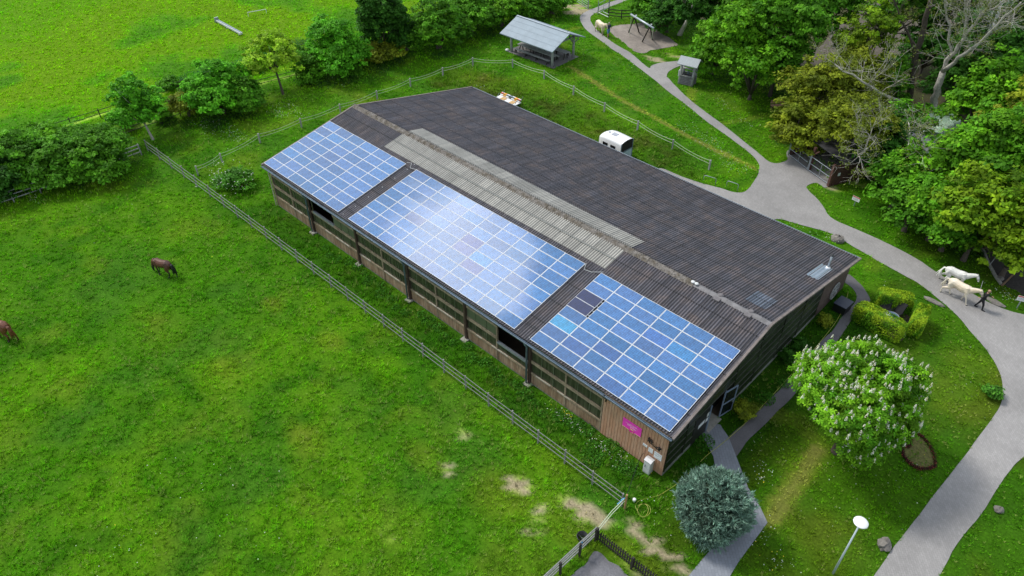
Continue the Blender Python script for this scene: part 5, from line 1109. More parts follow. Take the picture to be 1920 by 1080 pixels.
def tree(px, py, z, rpx, rz, kind, lab, seed, name='tree', grp='trees in the wood', leaf=.13, dens=1., trunk_h=None, base=None, nl=5, mat='bark', squash=1., cat='tree', tr=.16, cr=.55, spread=.5, inner=.18, stems=1, lump=.22, flat=.65, zmin=-.45):
    c = at(px, py, z); dist = np.linalg.norm(c-CAM); rx = rpx*dist/FPX
    if base is not None: b = G(*base)
    else: b = np.array([c[0], c[1], hz(c[0], c[1])])
    root = empty(name, b, 0, lab, cat, grp); r = random.Random(seed)
    cl = c-b; lobes = [(cl[0], cl[1], cl[2]+rz*.1, rx*.62, rx*.62*squash, rz*.8)]
    a0 = r.uniform(0, 6.28)
    for i in range(nl):
        a = a0+i*6.283/nl+r.uniform(-.3, .3); q = rx*spread*r.uniform(.85, 1.1); lr = rx*r.uniform(.38, .52)
        lobes.append((cl[0]+q*math.cos(a), cl[1]+q*math.sin(a)*squash, cl[2]+rz*r.uniform(-.45, .35), lr, lr, rz*r.uniform(.38, .55)))
    area = rx*rx*6+rx*rz*6; ncl = int(area*2.6*dens*(.55/cr)**1.6)+12; per = int(46*(cr/.55)**1.3*(.13/leaf)**1.2)
    V, F, Cc, C = crown_geo(lobes, seed, ncl, per, leaf, *KIND[kind], cr=cr, inner=inner, lump=lump, flat=flat, zmin=zmin)
    obj_from('crown', V, F, LM, root, col=Cc)
    trunk_geo(trunk_h or max(.4, cl[2]-rz*.75), tr, lobes, C, seed, (cl[0], cl[1]), mat=mat, par=root, stems=stems)
    return root
HG = 'shrubs and trees of the hedgerow'
# left hedgerow
tree(30, 300, 1.9, 77, 2.54, 'mid', 'broad green shrub at the far left edge of the hedgerow', 101, 'shrub', HG, stems=2, cat='shrub', tr=.1)
tree(-30, 330, 1.8, 68, 2.33, 'dark', 'dark shrub cut by the left edge of the picture', 102, 'shrub', HG, stems=2, cat='shrub', tr=.1)
tree(105, 305, 1.7, 62, 2.33, 'mid', 'green shrub above the grey field fence', 103, 'shrub', HG, stems=2, cat='shrub', tr=.1)
tree(182, 292, 1.8, 66, 2.33, 'mid', 'rounded shrub right of the fence at the left hedgerow end', 104, 'shrub', HG, stems=2, cat='shrub', tr=.1)
tree(150, 262, 1.3, 47, 1.59, 'mid', 'low shrub between the left shrubs and the dirt track', 105, 'shrub', HG, stems=2, cat='shrub', tr=.08)
tree(80, 262, 1.3, 51, 1.59, 'bright', 'light green low shrub at the upper edge of the left shrubs', 106, 'shrub', HG, stems=2, cat='shrub', tr=.08)
tree(252, 188, 3.6, 47, 2.86, 'vivid', 'young tree with a narrow crown and a pale trunk foot near the fence end', 107, 'tree', HG, base=(287, 262), tr=.12, dens=.75, mat='bark_grey', cr=.5, spread=.5, nl=6, lump=.35, inner=.3)
tree(408, 168, 2.9, 66, 3.07, 'vivid', 'bright green bushy tree between two darker shrubs', 108, 'tree', HG, stems=2)
tree(352, 196, 1.5, 36, 1.59, 'olive', 'small olive shrub left of the bright bushy tree', 109, 'shrub', HG, cat='shrub', stems=2, tr=.08)
tree(455, 182, 1.9, 43, 2.01, 'mid', 'dark green shrub right of the bright bushy tree', 110, 'shrub', HG, cat='shrub', stems=2, tr=.08)
tree(507, 100, 4.3, 53, 2.12, 'lime', 'slender yellow green tree with a dark bare trunk', 111, 'tree', HG, base=(531, 177), tr=.13, dens=.55, cr=.45, inner=.35, lump=.4, mat='bark', nl=7, spread=.62, trunk_h=2.3)
tree(633, 92, 3.2, 61, 3.39, 'vivid', 'tall bright green bushy tree beside the yellow green one', 112, 'tree', HG, stems=2)
tree(582, 128, 1.6, 38, 1.80, 'mid', 'low shrub at the foot of the tall bright bushy tree', 113, 'shrub', HG, cat='shrub', stems=2, tr=.08)
tree(714, 40, 4.2, 59, 4.66, 'dark', 'dark cone shaped dense tree in the hedgerow', 114, 'tree', HG, nl=4, spread=.4, cr=.4, lump=.12)
tree(715, 100, 1.2, 43, 1.27, 'olive', 'low olive undergrowth bush below the dark dense tree', 115, 'shrub', HG, cat='shrub', stems=2, tr=.07)
tree(820, 48, 3.2, 66, 3.50, 'mid', 'large rounded bush between the dark tree and the shelter', 116, 'tree', HG, stems=2, nl=6)
tree(765, 70, 2.0, 41, 2.12, 'dark', 'dark bush squeezed between the dense tree and the large rounded bush', 117, 'shrub', HG, cat='shrub', stems=2)
tree(886, 28, 2.8, 50, 2.76, 'mid', 'green bush behind the left roof end of the shelter', 118, 'shrub', HG, cat='shrub', stems=2)
tree(940, 22, 2.4, 47, 2.54, 'bright', 'light green bush behind the shelter ridge', 119, 'shrub', HG, cat='shrub', stems=2)
tree(985, 12, 2.2, 43, 2.33, 'mid', 'green bush behind the right half of the shelter', 120, 'shrub', HG, cat='shrub', stems=2)
tree(1035, 6, 2.2, 38, 2.33, 'mid', 'last bush of the hedgerow beside the upper path bend', 121, 'shrub', HG, cat='shrub', stems=2)
tree(860, -10, 3.6, 68, 3.60, 'bright', 'light tree at the top edge above the large rounded bush', 122, 'tree', HG)
for i_, (u_, v_, r_, lab_) in enumerate([(318, 158, 24, 'low bush on the verge above the narrow crowned tree'), (230, 225, 22, 'low bush on the verge left of the narrow crowned tree'), (470, 128, 26, 'low bush on the verge behind the slender tree'), (550, 100, 26, 'low bush on the verge right of the slender tree'), (660, 130, 28, 'low bush between the tall bright bush and the dark tree'), (300, 215, 20, 'low bush at the foot of the narrow crowned tree')]):
    tree(u_, v_, .8, r_, .9, 'mid', lab_, 140+i_, 'shrub', HG, cat='shrub', stems=2, tr=.05, cr=.35)
# wood on the right
WG = 'trees of the wood on the right'
T = [
 (1225, -6, 3.6, 46, 3.4, 'mid', 'tree at the top edge behind the swing', .9), (1255, 24, 3.2, 42, 3.0, 'dark', 'dark tree right behind the swing frame', 1.), (1308, 20, 5.6, 52, 3.8, 'dark', 'dark tree with a tall bare trunk right of the swing', .9),
 (1345, 92, 3.6, 56, 3.5, 'bright', 'bright tree nearest the draw well', 1.), (1402, 50, 6.5, 74, 4.6, 'bright', 'large bright tree above the well side', 1.), (1418, 128, 3.8, 62, 3.6, 'bright', 'bright tree over the grass edge right of the well', 1.),
 (1475, 50, 7.5, 66, 4.4, 'mid', 'mid green tree behind the large bright ones', 1.), (1478, 112, 5.0, 38, 3.2, 'mid', 'tree with a dark trunk standing before the bare sand', .9), (1430, -8, 8, 72, 5, 'mid', 'tall tree at the top edge above the bright trees', 1.),
 (1545, 12, 8, 58, 4.4, 'mid', 'green tree at the top edge left of the dead tree', .9), (1620, 75, 6.5, 56, 4.2, 'yellow', 'thin yellow green tree left of the dead branches', .55), (1360, -25, 8, 66, 4.8, 'dark', 'dark tall tree at the top edge beyond the swing', .9),
 (1545, 175, 4.2, 72, 4.0, 'olive', 'olive toned tree above the small wooden bench', 1.), (1497, 236, 2.8, 50, 2.7, 'olive', 'olive toned tree closest to the path side grass', 1.), (1600, 250, 3.8, 62, 3.3, 'olive', 'olive toned tree leaning over the stable gates', 1.),
 (1610, 150, 4.6, 58, 3.6, 'olive', 'olive toned tree behind the one over the gates', .9), (1655, 275, 3.0, 46, 2.9, 'dark', 'dark small tree between the stable and the green trees', 1.),
 (1856, 180, 6.0, 58, 4.4, 'bright', 'bright tree beside the stacked bales', 1.), (1912, 235, 5.5, 58, 4.6, 'olive', 'olive toned tree at the right edge above the bales', 1.),
 (1690, 340, 2.6, 52, 2.6, 'mid', 'green tree right of the stable end', 1.), (1722, 322, 3.4, 54, 3.1, 'bright', 'bright tree over the left half of the barn roof', 1.), (1812, 300, 4.8, 58, 3.8, 'bright', 'bright tree over the barn roof', 1.), (1865, 300, 5.6, 72, 4.6, 'bright', 'mid green tree right of the barn', 1.),
 (1715, 385, 2.4, 46, 2.4, 'mid', 'low green tree above the sign on the grass', 1.), (1770, 385, 3.2, 62, 3.2, 'bright', 'green tree left of the yellow green one over the dark wood edge', 1.), (1850, 400, 4.2, 78, 4.0, 'yellow', 'yellow green tree hanging over the dark soil', 1.), (1785, 425, 2.2, 48, 2.2, 'mid', 'low green tree at the wood edge above the white horses', 1.),
 (1925, 340, 5.5, 66, 4.6, 'mid', 'green tree cut by the right edge', 1.), (1915, 450, 3.4, 60, 3.2, 'yellow', 'yellow green tree at the right edge above the soil', 1.),
 (1872, 60, 8, 60, 6, 'dark', 'dark forest tree behind the white birch stem', .8), (1925, 125, 7, 60, 5, 'dark', 'dark forest tree at the right edge', .8), (1935, 5, 10, 66, 6, 'dark', 'dark forest tree in the top right corner', .8),
 (1815, -5, 8, 58, 5, 'dark', 'dull green tree at the top edge behind the dead tree', .7), (1745, 85, 3.5, 50, 3.2, 'dark', 'low dark tree in the shade behind the dead tree', .8), (1690, 240, 2.8, 46, 2.7, 'mid', 'low tree under the drooping dead branches', .8), (1700, -5, 7, 56, 5, 'mid', 'green tree at the top edge behind the dead limbs', .7), (1660, 150, 3.2, 46, 3, 'mid', 'small tree in the shade left of the dead trunks', .8), (1800, 130, 4, 48, 3.6, 'dark', 'dark tree between the dead tree and the birch stem', .8)]
for i, (u, v, z, rp, rz, kd, lab, dn) in enumerate(T):
    kw = dict(base=(1274, 66), trunk_h=3.6, mat='bark_grey', tr=.26) if 'tall bare trunk' in lab else dict(base=(1487, 165), trunk_h=3.5, tr=.24) if 'dark trunk' in lab else dict(tr=.2)
    tree(u, v, z, rp, rz, kd, lab, 200+i, 'tree', WG, leaf=.16 if kd != 'olive' else .13, dens=dn*.85, cr=.62, spread=.55, nl=6, lump=.3, inner=.22, **kw)
# dead tree with grey limbs, twigs and a few young leaves
def dead_tree(base, limbs, lab, seed, mat, name='bare_tree', twigs=1.0, leaves=1.0, r0=.34, ntw=9):
    b = G(*base); root = empty(name, b, 0, lab, 'tree', WG); r = random.Random(seed); m = MB(); tips = []; sm = MB()
    def grow(p, d, L, rad, dep):
        n = 4; pts = [p]; q = p.copy(); dd = d.copy()
        for i in range(n):
            dd = dd+np.array([r.gauss(0, .16), r.gauss(0, .16), r.gauss(.0, .12)]); dd /= np.linalg.norm(dd); q = q+dd*L/n; pts.append(q.copy())
        m.tube(pts, list(np.linspace(rad, rad*.35, n+1)), 6 if rad > .03 else 4)
        tips.append(pts[-1]); 
        if dep > 0:
            for _ in range(r.choice((3, 4, 4))):
                k = r.randrange(1, n+1); nd = dd+np.array([r.gauss(0, .75), r.gauss(0, .75), r.gauss(.15, .5)]); nd /= np.linalg.norm(nd)
                grow(pts[k], nd, L*r.uniform(.45, .75), max(rad*.5, .009), dep-1)
    for pts, ra, rb in limbs:
        P = [at(u, v, z)-b for u, v, z in pts]; P2 = []
        for a, c in zip(P[:-1], P[1:]):
            for t in (0, .33, .66): P2.append(a+(c-a)*t+np.array([r.gauss(0, .07) for _ in range(3)])*(t > 0))
        P2.append(P[-1]); n = len(P2); m.tube(P2, list(np.linspace(ra, rb, n)), 9)
        for i in range(2, n):
            for _ in range((0 if ra > .25 else int(ntw*twigs/6*(1+(i > n*.4))))):
                d = P2[i]-P2[i-1]; d /= np.linalg.norm(d)+1e-9; nd = d*.7+np.array([r.gauss(0, .55), r.gauss(0, .55), r.gauss(.35, .35)]); nd /= np.linalg.norm(nd)
                grow(P2[i], nd, r.uniform(1.3, 3.2), .026, 2)
    m.build('trunk', mat, root, True)
    if sm.v: sm.build('twigs', M('pale twig bark', (.30, .27, .21), .9, .3, 6), root)
    rg = np.random.default_rng(seed); tips = np.array(tips); k = rg.random(len(tips)) < .55*leaves
    if k.any():
        tp = tips[k]; per = 9; P = np.repeat(tp, per, 0)+rg.normal(size=(len(tp)*per, 3))*.13; c = np.array([.15, .20, .03])*rg.uniform(.5, 1.5, (len(P), 1))
        Vv, Ff, Cc = cards(P, rg.normal(size=P.shape)+[0, 0, .8], rg.uniform(.04, .09, len(P)), .6, c); obj_from('foliage', Vv, Ff, LM, root, col=Cc)
    return root
dead_tree((1738, 228), [([(1738, 228, 0), (1752, 190, 2.0), (1757, 165, 3.6), (1768, 135, 5.2)], .36, .27), ([(1768, 135, 5.2), (1782, 105, 6.9), (1806, 75, 8.7), (1830, 42, 10.4), (1862, -5, 13)], .22, .07), ([(1772, 130, 5.6), (1796, 108, 7.2), (1838, 80, 9.3), (1872, 45, 11.2), (1915, 4, 13.5)], .19, .06), ([(1782, 105, 6.9), (1780, 60, 9.0), (1774, 20, 11), (1772, -10, 12.5)], .12, .05), ([(1806, 75, 8.7), (1812, 35, 10.6), (1806, -8, 12.6)], .10, .04), ([(1830, 42, 10.4), (1852, 20, 11.8), (1890, -5, 13.5)], .09, .04)],
          'tall dead looking tree with forked pale grey limbs above the bales', 31, 'bark_grey', twigs=.85)
dead_tree((1704, 200), [([(1704, 200, 0), (1708, 160, 2.6), (1716, 110, 5.2), (1730, 60, 8), (1738, 25, 9.8), (1752, -20, 12)], .32, .20), ([(1716, 110, 5.2), (1702, 60, 7.6), (1684, 20, 9.4), (1672, -15, 11)], .12, .04), ([(1722, 90, 6.2), (1700, 62, 7.2), (1650, 58, 7.8)], .09, .03)],
          'tall nearly bare tree with a dark straight trunk left of the forked one', 33, 'bark', leaves=.9, twigs=.8)
dead_tree((1690, 200), [([(1690, 200, 0), (1688, 190, 2.5), (1650, 175, 5), (1615, 152, 7), (1565, 120, 8.4)], .2, .05), ([(1688, 192, 3), (1660, 205, 4.4), (1620, 228, 5)], .09, .035), ([(1688, 192, 3), (1700, 215, 4), (1706, 255, 4.6), (1712, 300, 4.4)], .07, .03), ([(1684, 225, 4), (1650, 240, 4.6), (1640, 265, 4.8), (1610, 290, 4.2)], .06, .02)],
          'bare tree with long pale branches drooping over the olive trees', 35, 'bark_grey', leaves=1.2, ntw=7)
dead_tree((1838, 150), [([(1838, 150, 0), (1846, 108, 5.5), (1858, 70, 8), (1868, 35, 10), (1880, -10, 12.5)], .15, .08)], 'white birch stem leaning in front of the dark forest', 37, 'bark_pale', twigs=.5, leaves=.6, name='birch')
# horse chestnut in flower
ct_ = at(1608, 742, 4.3); cb_ = np.array([ct_[0]+.2, ct_[1]-.3, 0]); hcr = empty('chestnut_tree', cb_, 0, 'round horse chestnut tree covered in white flower candles', 'tree')
cl = ct_-cb_; lob = [(cl[0], cl[1], cl[2], 2.7, 2.7, 2.7)]; rr = random.Random(4)
for i in range(8):
    a = i*.785+rr.uniform(-.2, .2); q = rr.uniform(1.6, 2.1); lob.append((cl[0]+q*math.cos(a), cl[1]+q*math.sin(a), cl[2]+rr.uniform(-1.2, .8), rr.uniform(1.35, 1.8), rr.uniform(1.35, 1.8), rr.uniform(1.4, 1.8)))
lob.append((cl[0], cl[1], cl[2]+1.3, 1.9, 1.9, 1.6))
# palmate leaves : five leaflets fanned round a point
def palmate(lobes, seed, ncl, per, leaf):
    r = np.random.default_rng(seed); V0, F0, C0, C = crown_geo(lobes, seed, ncl, per, .01, (.095, .30, .012), (.26, .54, .022), cr=.42, inner=.2, lump=.18, vary=.38)
    P = V0.reshape(-1, 4, 3).mean(1); col = C0.reshape(-1, 4, 3)[:, 0]; n = len(P)
    ctr = np.array([cl[0], cl[1], cl[2]-1.]); Nn = (P-ctr); Nn /= np.linalg.norm(Nn, axis=1, keepdims=True); Nn = Nn*.6+r.normal(size=(n, 3))*.38+[0, 0, .5]; Nn /= np.linalg.norm(Nn, axis=1, keepdims=True)
    T = np.cross(Nn, r.normal(size=(n, 3))); T /= np.linalg.norm(T, axis=1, keepdims=True); B = np.cross(Nn, T); out = []
    L = leaf*r.uniform(.7, 1.25, n)
    for k in range(5):
        a = 2*math.pi*k/5+.2; d = T*math.cos(a)+B*math.sin(a); e = -T*math.sin(a)+B*math.cos(a)
        out.append(np.stack([P, P+d*(L*.65)[:, None]+e*(L*.24)[:, None], P+d*L[:, None]-Nn*(L*.35)[:, None], P+d*(L*.65)[:, None]-e*(L*.24)[:, None]], 1))
    V = np.stack(out, 1).reshape(-1, 3); return V, np.arange(len(V)).reshape(-1, 4), np.repeat(col, 20, 0), C
V, F, Cc, C = palmate(lob, 9, 1050, 15, .19)
obj_from('crown', V, F, LM, hcr, col=Cc); trunk_geo(1.6, .24, lob, C, 3, (0, 0), nb=25, par=hcr)
# flower candles on the outer clumps
r = np.random.default_rng(12); ctr = np.array([cl[0], cl[1], cl[2]]); dd = np.linalg.norm((C-ctr)/[1, 1, .9], axis=1)
oc = C[dd > np.percentile(dd, 32)]; oc = oc[oc[:, 2] > cl[2]-2.6]; D = oc-ctr; D /= np.linalg.norm(D, axis=1, keepdims=True)
VV = []; CC = []
for p, d in zip(oc, D):
    if r.random() < .12: continue
    p0 = p+d*.20+np.array([0, 0, .22]); h = r.uniform(.20, .32); n = 34; t = r.random(n); a = r.uniform(0, 6.28, n); q = .075*(1-t*.8)
    P = p0+np.c_[np.cos(a)*q, np.sin(a)*q, t*h]; Nn = np.c_[np.cos(a), np.sin(a), .5*np.ones(n)]
    v_, _, c_ = cards(P, Nn, r.uniform(.022, .036, n), .9, np.where(r.random(n)[:, None] < .8, [.80, .80, .70], [.55, .50, .22])); VV.append(v_); CC.append(c_)
V = np.concatenate(VV); obj_from('flower_candles', V, np.arange(len(V)).reshape(-1, 4), leafm('chestnut petals', .25, .15), hcr, col=np.concatenate(CC))
# blue juniper : feathery sprays
jc = at(1335, 943, 1.95); jn = empty('juniper', (jc[0], jc[1], 0), 0, 'big rounded blue green juniper bush by the entrance path', 'bush')
def sprays(lobes, seed, n, L, c1, c2):
    r = np.random.default_rng(seed); V0, F0, C0, C = crown_geo(lobes, seed, n, 6, .01, c1, c2, cr=.24, inner=.1, lump=.22, vary=.4, zmin=-.75)
    P = V0.reshape(-1, 4, 3).mean(1); col = C0.reshape(-1, 4, 3)[:, 0]; ctr = np.array([0, 0, 1.2])
    d = P-ctr; d /= np.linalg.norm(d, axis=1, keepdims=True); d = d*.8+[0, 0, .45]+r.normal(size=P.shape)*.28; d /= np.linalg.norm(d, axis=1, keepdims=True)
    out = []; cc = []
    for k in range(7):
        e = d+r.normal(size=P.shape)*.42; e /= np.linalg.norm(e, axis=1, keepdims=True); s = np.cross(e, r.normal(size=P.shape)); s /= np.linalg.norm(s, axis=1, keepdims=True)
        b = P+d*(L*.15*k*r.random((len(P), 1))); Lk = L*r.uniform(.5, 1.1, (len(P), 1)); out.append(np.stack([b-s*Lk*.12, b+s*Lk*.12, b+e*Lk*.7+s*Lk*.09, b+e*Lk], 1)); cc.append(col*r.uniform(.75, 1.3, (len(P), 1)))
    V = np.stack(out, 1).reshape(-1, 3); col = np.repeat(np.stack(cc, 1).reshape(-1, 3), 4, 0); return V, np.arange(len(V)).reshape(-1, 4), col, C
lobj = [(0, 0, 1.7, 1.55, 1.55, 1.6), (.45, .45, 2.35, 1.1, 1.05, 1.15), (-.65, .1, 1.6, 1.1, 1.1, 1.35), (.3, -.7, 1.3, 1.15, 1.0, 1.2), (.7, .35, 1.3, 1.1, 1.15, 1.2), (-.2, .6, 1.9, 1.1, 1.0, 1.2)]
V, F, Cc, C = sprays(lobj, 15, 1700, .21, (.14, .25, .185), (.28, .42, .33)); obj_from('foliage', V, F, LMH, jn, col=Cc)
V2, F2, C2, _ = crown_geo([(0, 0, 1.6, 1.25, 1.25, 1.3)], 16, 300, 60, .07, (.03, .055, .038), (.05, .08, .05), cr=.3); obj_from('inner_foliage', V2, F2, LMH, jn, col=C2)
trunk_geo(.5, .12, lobj[:1], C, 5, (0, 0), nb=6, par=jn)
# clipped golden hedges
def hedge(p, rz, lx, ly, h, lab, seed, top=.0):
    r0 = empty('hedge', (p[0], p[1], 0), rz, lab, 'hedge', 'clipped golden hedges round the seat'); r = np.random.default_rng(seed)
    n = 9000; P = r.uniform(-1, 1, (n, 3)); k = r.integers(0, 3, n); s = np.where(r.random(n) < .5, -1, 1)
    P[k == 0, 0] = s[k == 0]; P[k == 1, 1] = s[k == 1]; P[k == 2, 2] = 1
    nn = P.copy(); rr_ = np.linalg.norm(np.abs(P)**6, axis=1, keepdims=True, ord=1)**(1/6); Pp = P/np.maximum(rr_, 1e-3)   # rounded box
    sc = np.array([lx/2, ly/2, h/2]); W = Pp*sc*(1+.05*(vn(P[:, 0]*3+P[:, 2]*2, P[:, 1]*3, 1, seed)[:, None]-.5)*2)*r.uniform(.88, 1.03, (n, 1)); W[:, 2] += h/2
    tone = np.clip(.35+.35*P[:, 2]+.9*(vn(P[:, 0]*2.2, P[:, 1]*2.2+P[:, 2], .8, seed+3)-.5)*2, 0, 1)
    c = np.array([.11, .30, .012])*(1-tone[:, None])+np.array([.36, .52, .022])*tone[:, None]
    c *= r.uniform(.55, 1.35, (n, 1)); N_ = Pp/np.linalg.norm(Pp, axis=1, keepdims=True)+r.normal(size=(n, 3))*.6+[0, 0, .3]
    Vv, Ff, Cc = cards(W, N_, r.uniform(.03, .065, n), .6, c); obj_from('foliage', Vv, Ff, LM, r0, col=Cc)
    for q in (-.3, 0, .3): MB().tube([(q*lx, 0, -.1), (q*lx*1.05, .02, h*.8)], [.04, .015], 6).build('stem', 'bark', r0)
def ang(a, b): a = at(*a, 0); b = at(*b, 0); return math.atan2(b[1]-a[1], b[0]-a[0])
hedge(at(1675, 566, .7), ang((1650, 560), (1702, 570)), 2.3, 1.0, 1.55, 'rear clipped golden hedge behind the reclining chairs', 1)
hedge(at(1648, 603, .7), ang((1615, 580), (1690, 620)), 3.3, 1.15, 1.45, 'long clipped golden hedge nearest the flowering chestnut', 2)
hedge(at(1722, 602, .7), ang((1712, 625), (1733, 580)), 2.3, .95, 1.5, 'right clipped golden hedge beside the open lawn', 3)
# small bushes
def bush(u, v, z, rpx, rz, kd, lab, seed, leaf=.07, grp='small bushes on the lawns'): tree(u, v, z, rpx, rz, kd, lab, seed, 'bush', grp, leaf=leaf, cr=.25, stems=2, tr=.04, cat='bush', nl=4)
bush(1862, 735, .35, 15, .38, 'cool', 'lone low bush on the verge inside the path bend', 301)
bush(1395, 768, .45, 24, .5, 'olive', 'dark low bush beside the open entrance door', 302)
bush(1500, 648, .4, 16, .45, 'dark', 'dark low bush against the middle of the gable', 303)
bush(1478, 668, .4, 17, .45, 'dark', 'dark low bush between the gable and the chestnut', 304)
bush(1548, 600, .4, 14, .45, 'olive', 'dull low bush beside the boarded gable end', 305)
el = tree(438, 335, .8, 36, .9, 'cool', 'elder bush with white blossom beside the left end of the hall', 306, 'bush', 'small bushes on the lawns', leaf=.08, cr=.3, stems=2, tr=.05, cat='bush')
q = G(425, 330); r = np.random.default_rng(3); n = 420; P = np.c_[r.normal(0, 1.1, n)-.3, r.normal(0, .8, n)-.3, .5+r.random(n)*1.0]
k = (vn(P[:, 0], P[:, 1], .35, 4) > .5); P = P[k]
bo = cards(P, r.normal(size=P.shape)*.4+[0, 0, 1], r.uniform(.03, .07, len(P)), .8, np.tile([.55, .6, .5], (len(P), 1))); obj_from('blossom', bo[0], bo[1], leafm('elder petals', .2, .1), el, col=bo[2])
# ================================================================ ANIMALS AND PEOPLE
def skinned(name, verts, edges, mat, parent, vox=.022, smooth=True, it=3):
    """verts = {key: (x, y, z, half width across, half height)}; limbs lofted along the skeleton and fused into one surface"""
    m = MB(); n = 12
    def sect(c, d, a, b):
        side = np.cross(d, (0, 0, 1)); L = np.linalg.norm(side)
        side = side/L if L > .3 else np.array([0, 1., 0]); side = side-d*(side@d); side /= np.linalg.norm(side); up = np.cross(side, d)
        return [c+side*a*math.cos(t)+up*b*math.sin(t) for t in np.linspace(0, 2*math.pi, n+1)[:-1]]
    for ka, kb in edges:
        A, B = np.array(verts[ka], float), np.array(verts[kb], float); A = A if len(A) > 4 else np.append(A, A[3]); B = B if len(B) > 4 else np.append(B, B[3])
        d = B[:3]-A[:3]; Ld = np.linalg.norm(d)+1e-9; d = d/Ld; R_ = []
        ra, rb = min(A[3], A[4]), min(B[3], B[4])
        st = [(-ra*.85, .35, A), (-ra*.5, .82, A), (0, 1, A)]
        for t in (.25, .5, .75): st.append((Ld*t, 1, A*(1-t)+B*t))
        st += [(Ld, 1, B), (Ld+rb*.5, .82, B), (Ld+rb*.85, .35, B)]
        n0 = len(m.v)
        for o_, k, Q in st: m.v += [tuple(q) for q in sect(A[:3]+d*o_, d, Q[3]*k, Q[4]*k)]
        for i in range(len(st)-1):
            for j in range(n): m.f.append((n0+i*n+j, n0+i*n+(j+1) % n, n0+(i+1)*n+(j+1) % n, n0+(i+1)*n+j))
        m.f += [tuple(range(n0+n-1, n0-1, -1)), tuple(range(n0+(len(st)-1)*n, n0+len(st)*n))]
    o = m.build(name, mat, parent)
    r = o.modifiers.new('fuse', 'REMESH'); r.mode = 'VOXEL'; r.voxel_size = vox; r.use_smooth_shade = smooth
    if it: q = o.modifiers.new('soften', 'SMOOTH'); q.factor = .5; q.iterations = it
    return o
def coatmat(name, base, legs, zk=.55, base2=None, rough=.45):
    m = M(name, base, rough, .15, 4, col2=base2); t = m.node_tree; b = t.nodes['Principled BSDF']; src = b.inputs['Base Color'].links[0].from_socket
    c = N(t, 'ShaderNodeTexCoord'); s = N(t, 'ShaderNodeSeparateXYZ'); t.links.new(c.outputs['Object'], s.inputs[0]); r = N(t, 'ShaderNodeMapRange'); r.inputs[1].default_value = zk-.12; r.inputs[2].default_value = zk+.12
    t.links.new(s.outputs[2], r.inputs[0]); x = N(t, 'ShaderNodeMixRGB'); x.inputs[1].default_value = (*legs, 1); t.links.new(r.outputs[0], x.inputs[0]); t.links.new(src, x.inputs[2]); t.links.new(x.outputs[0], b.inputs['Base Color']); return m
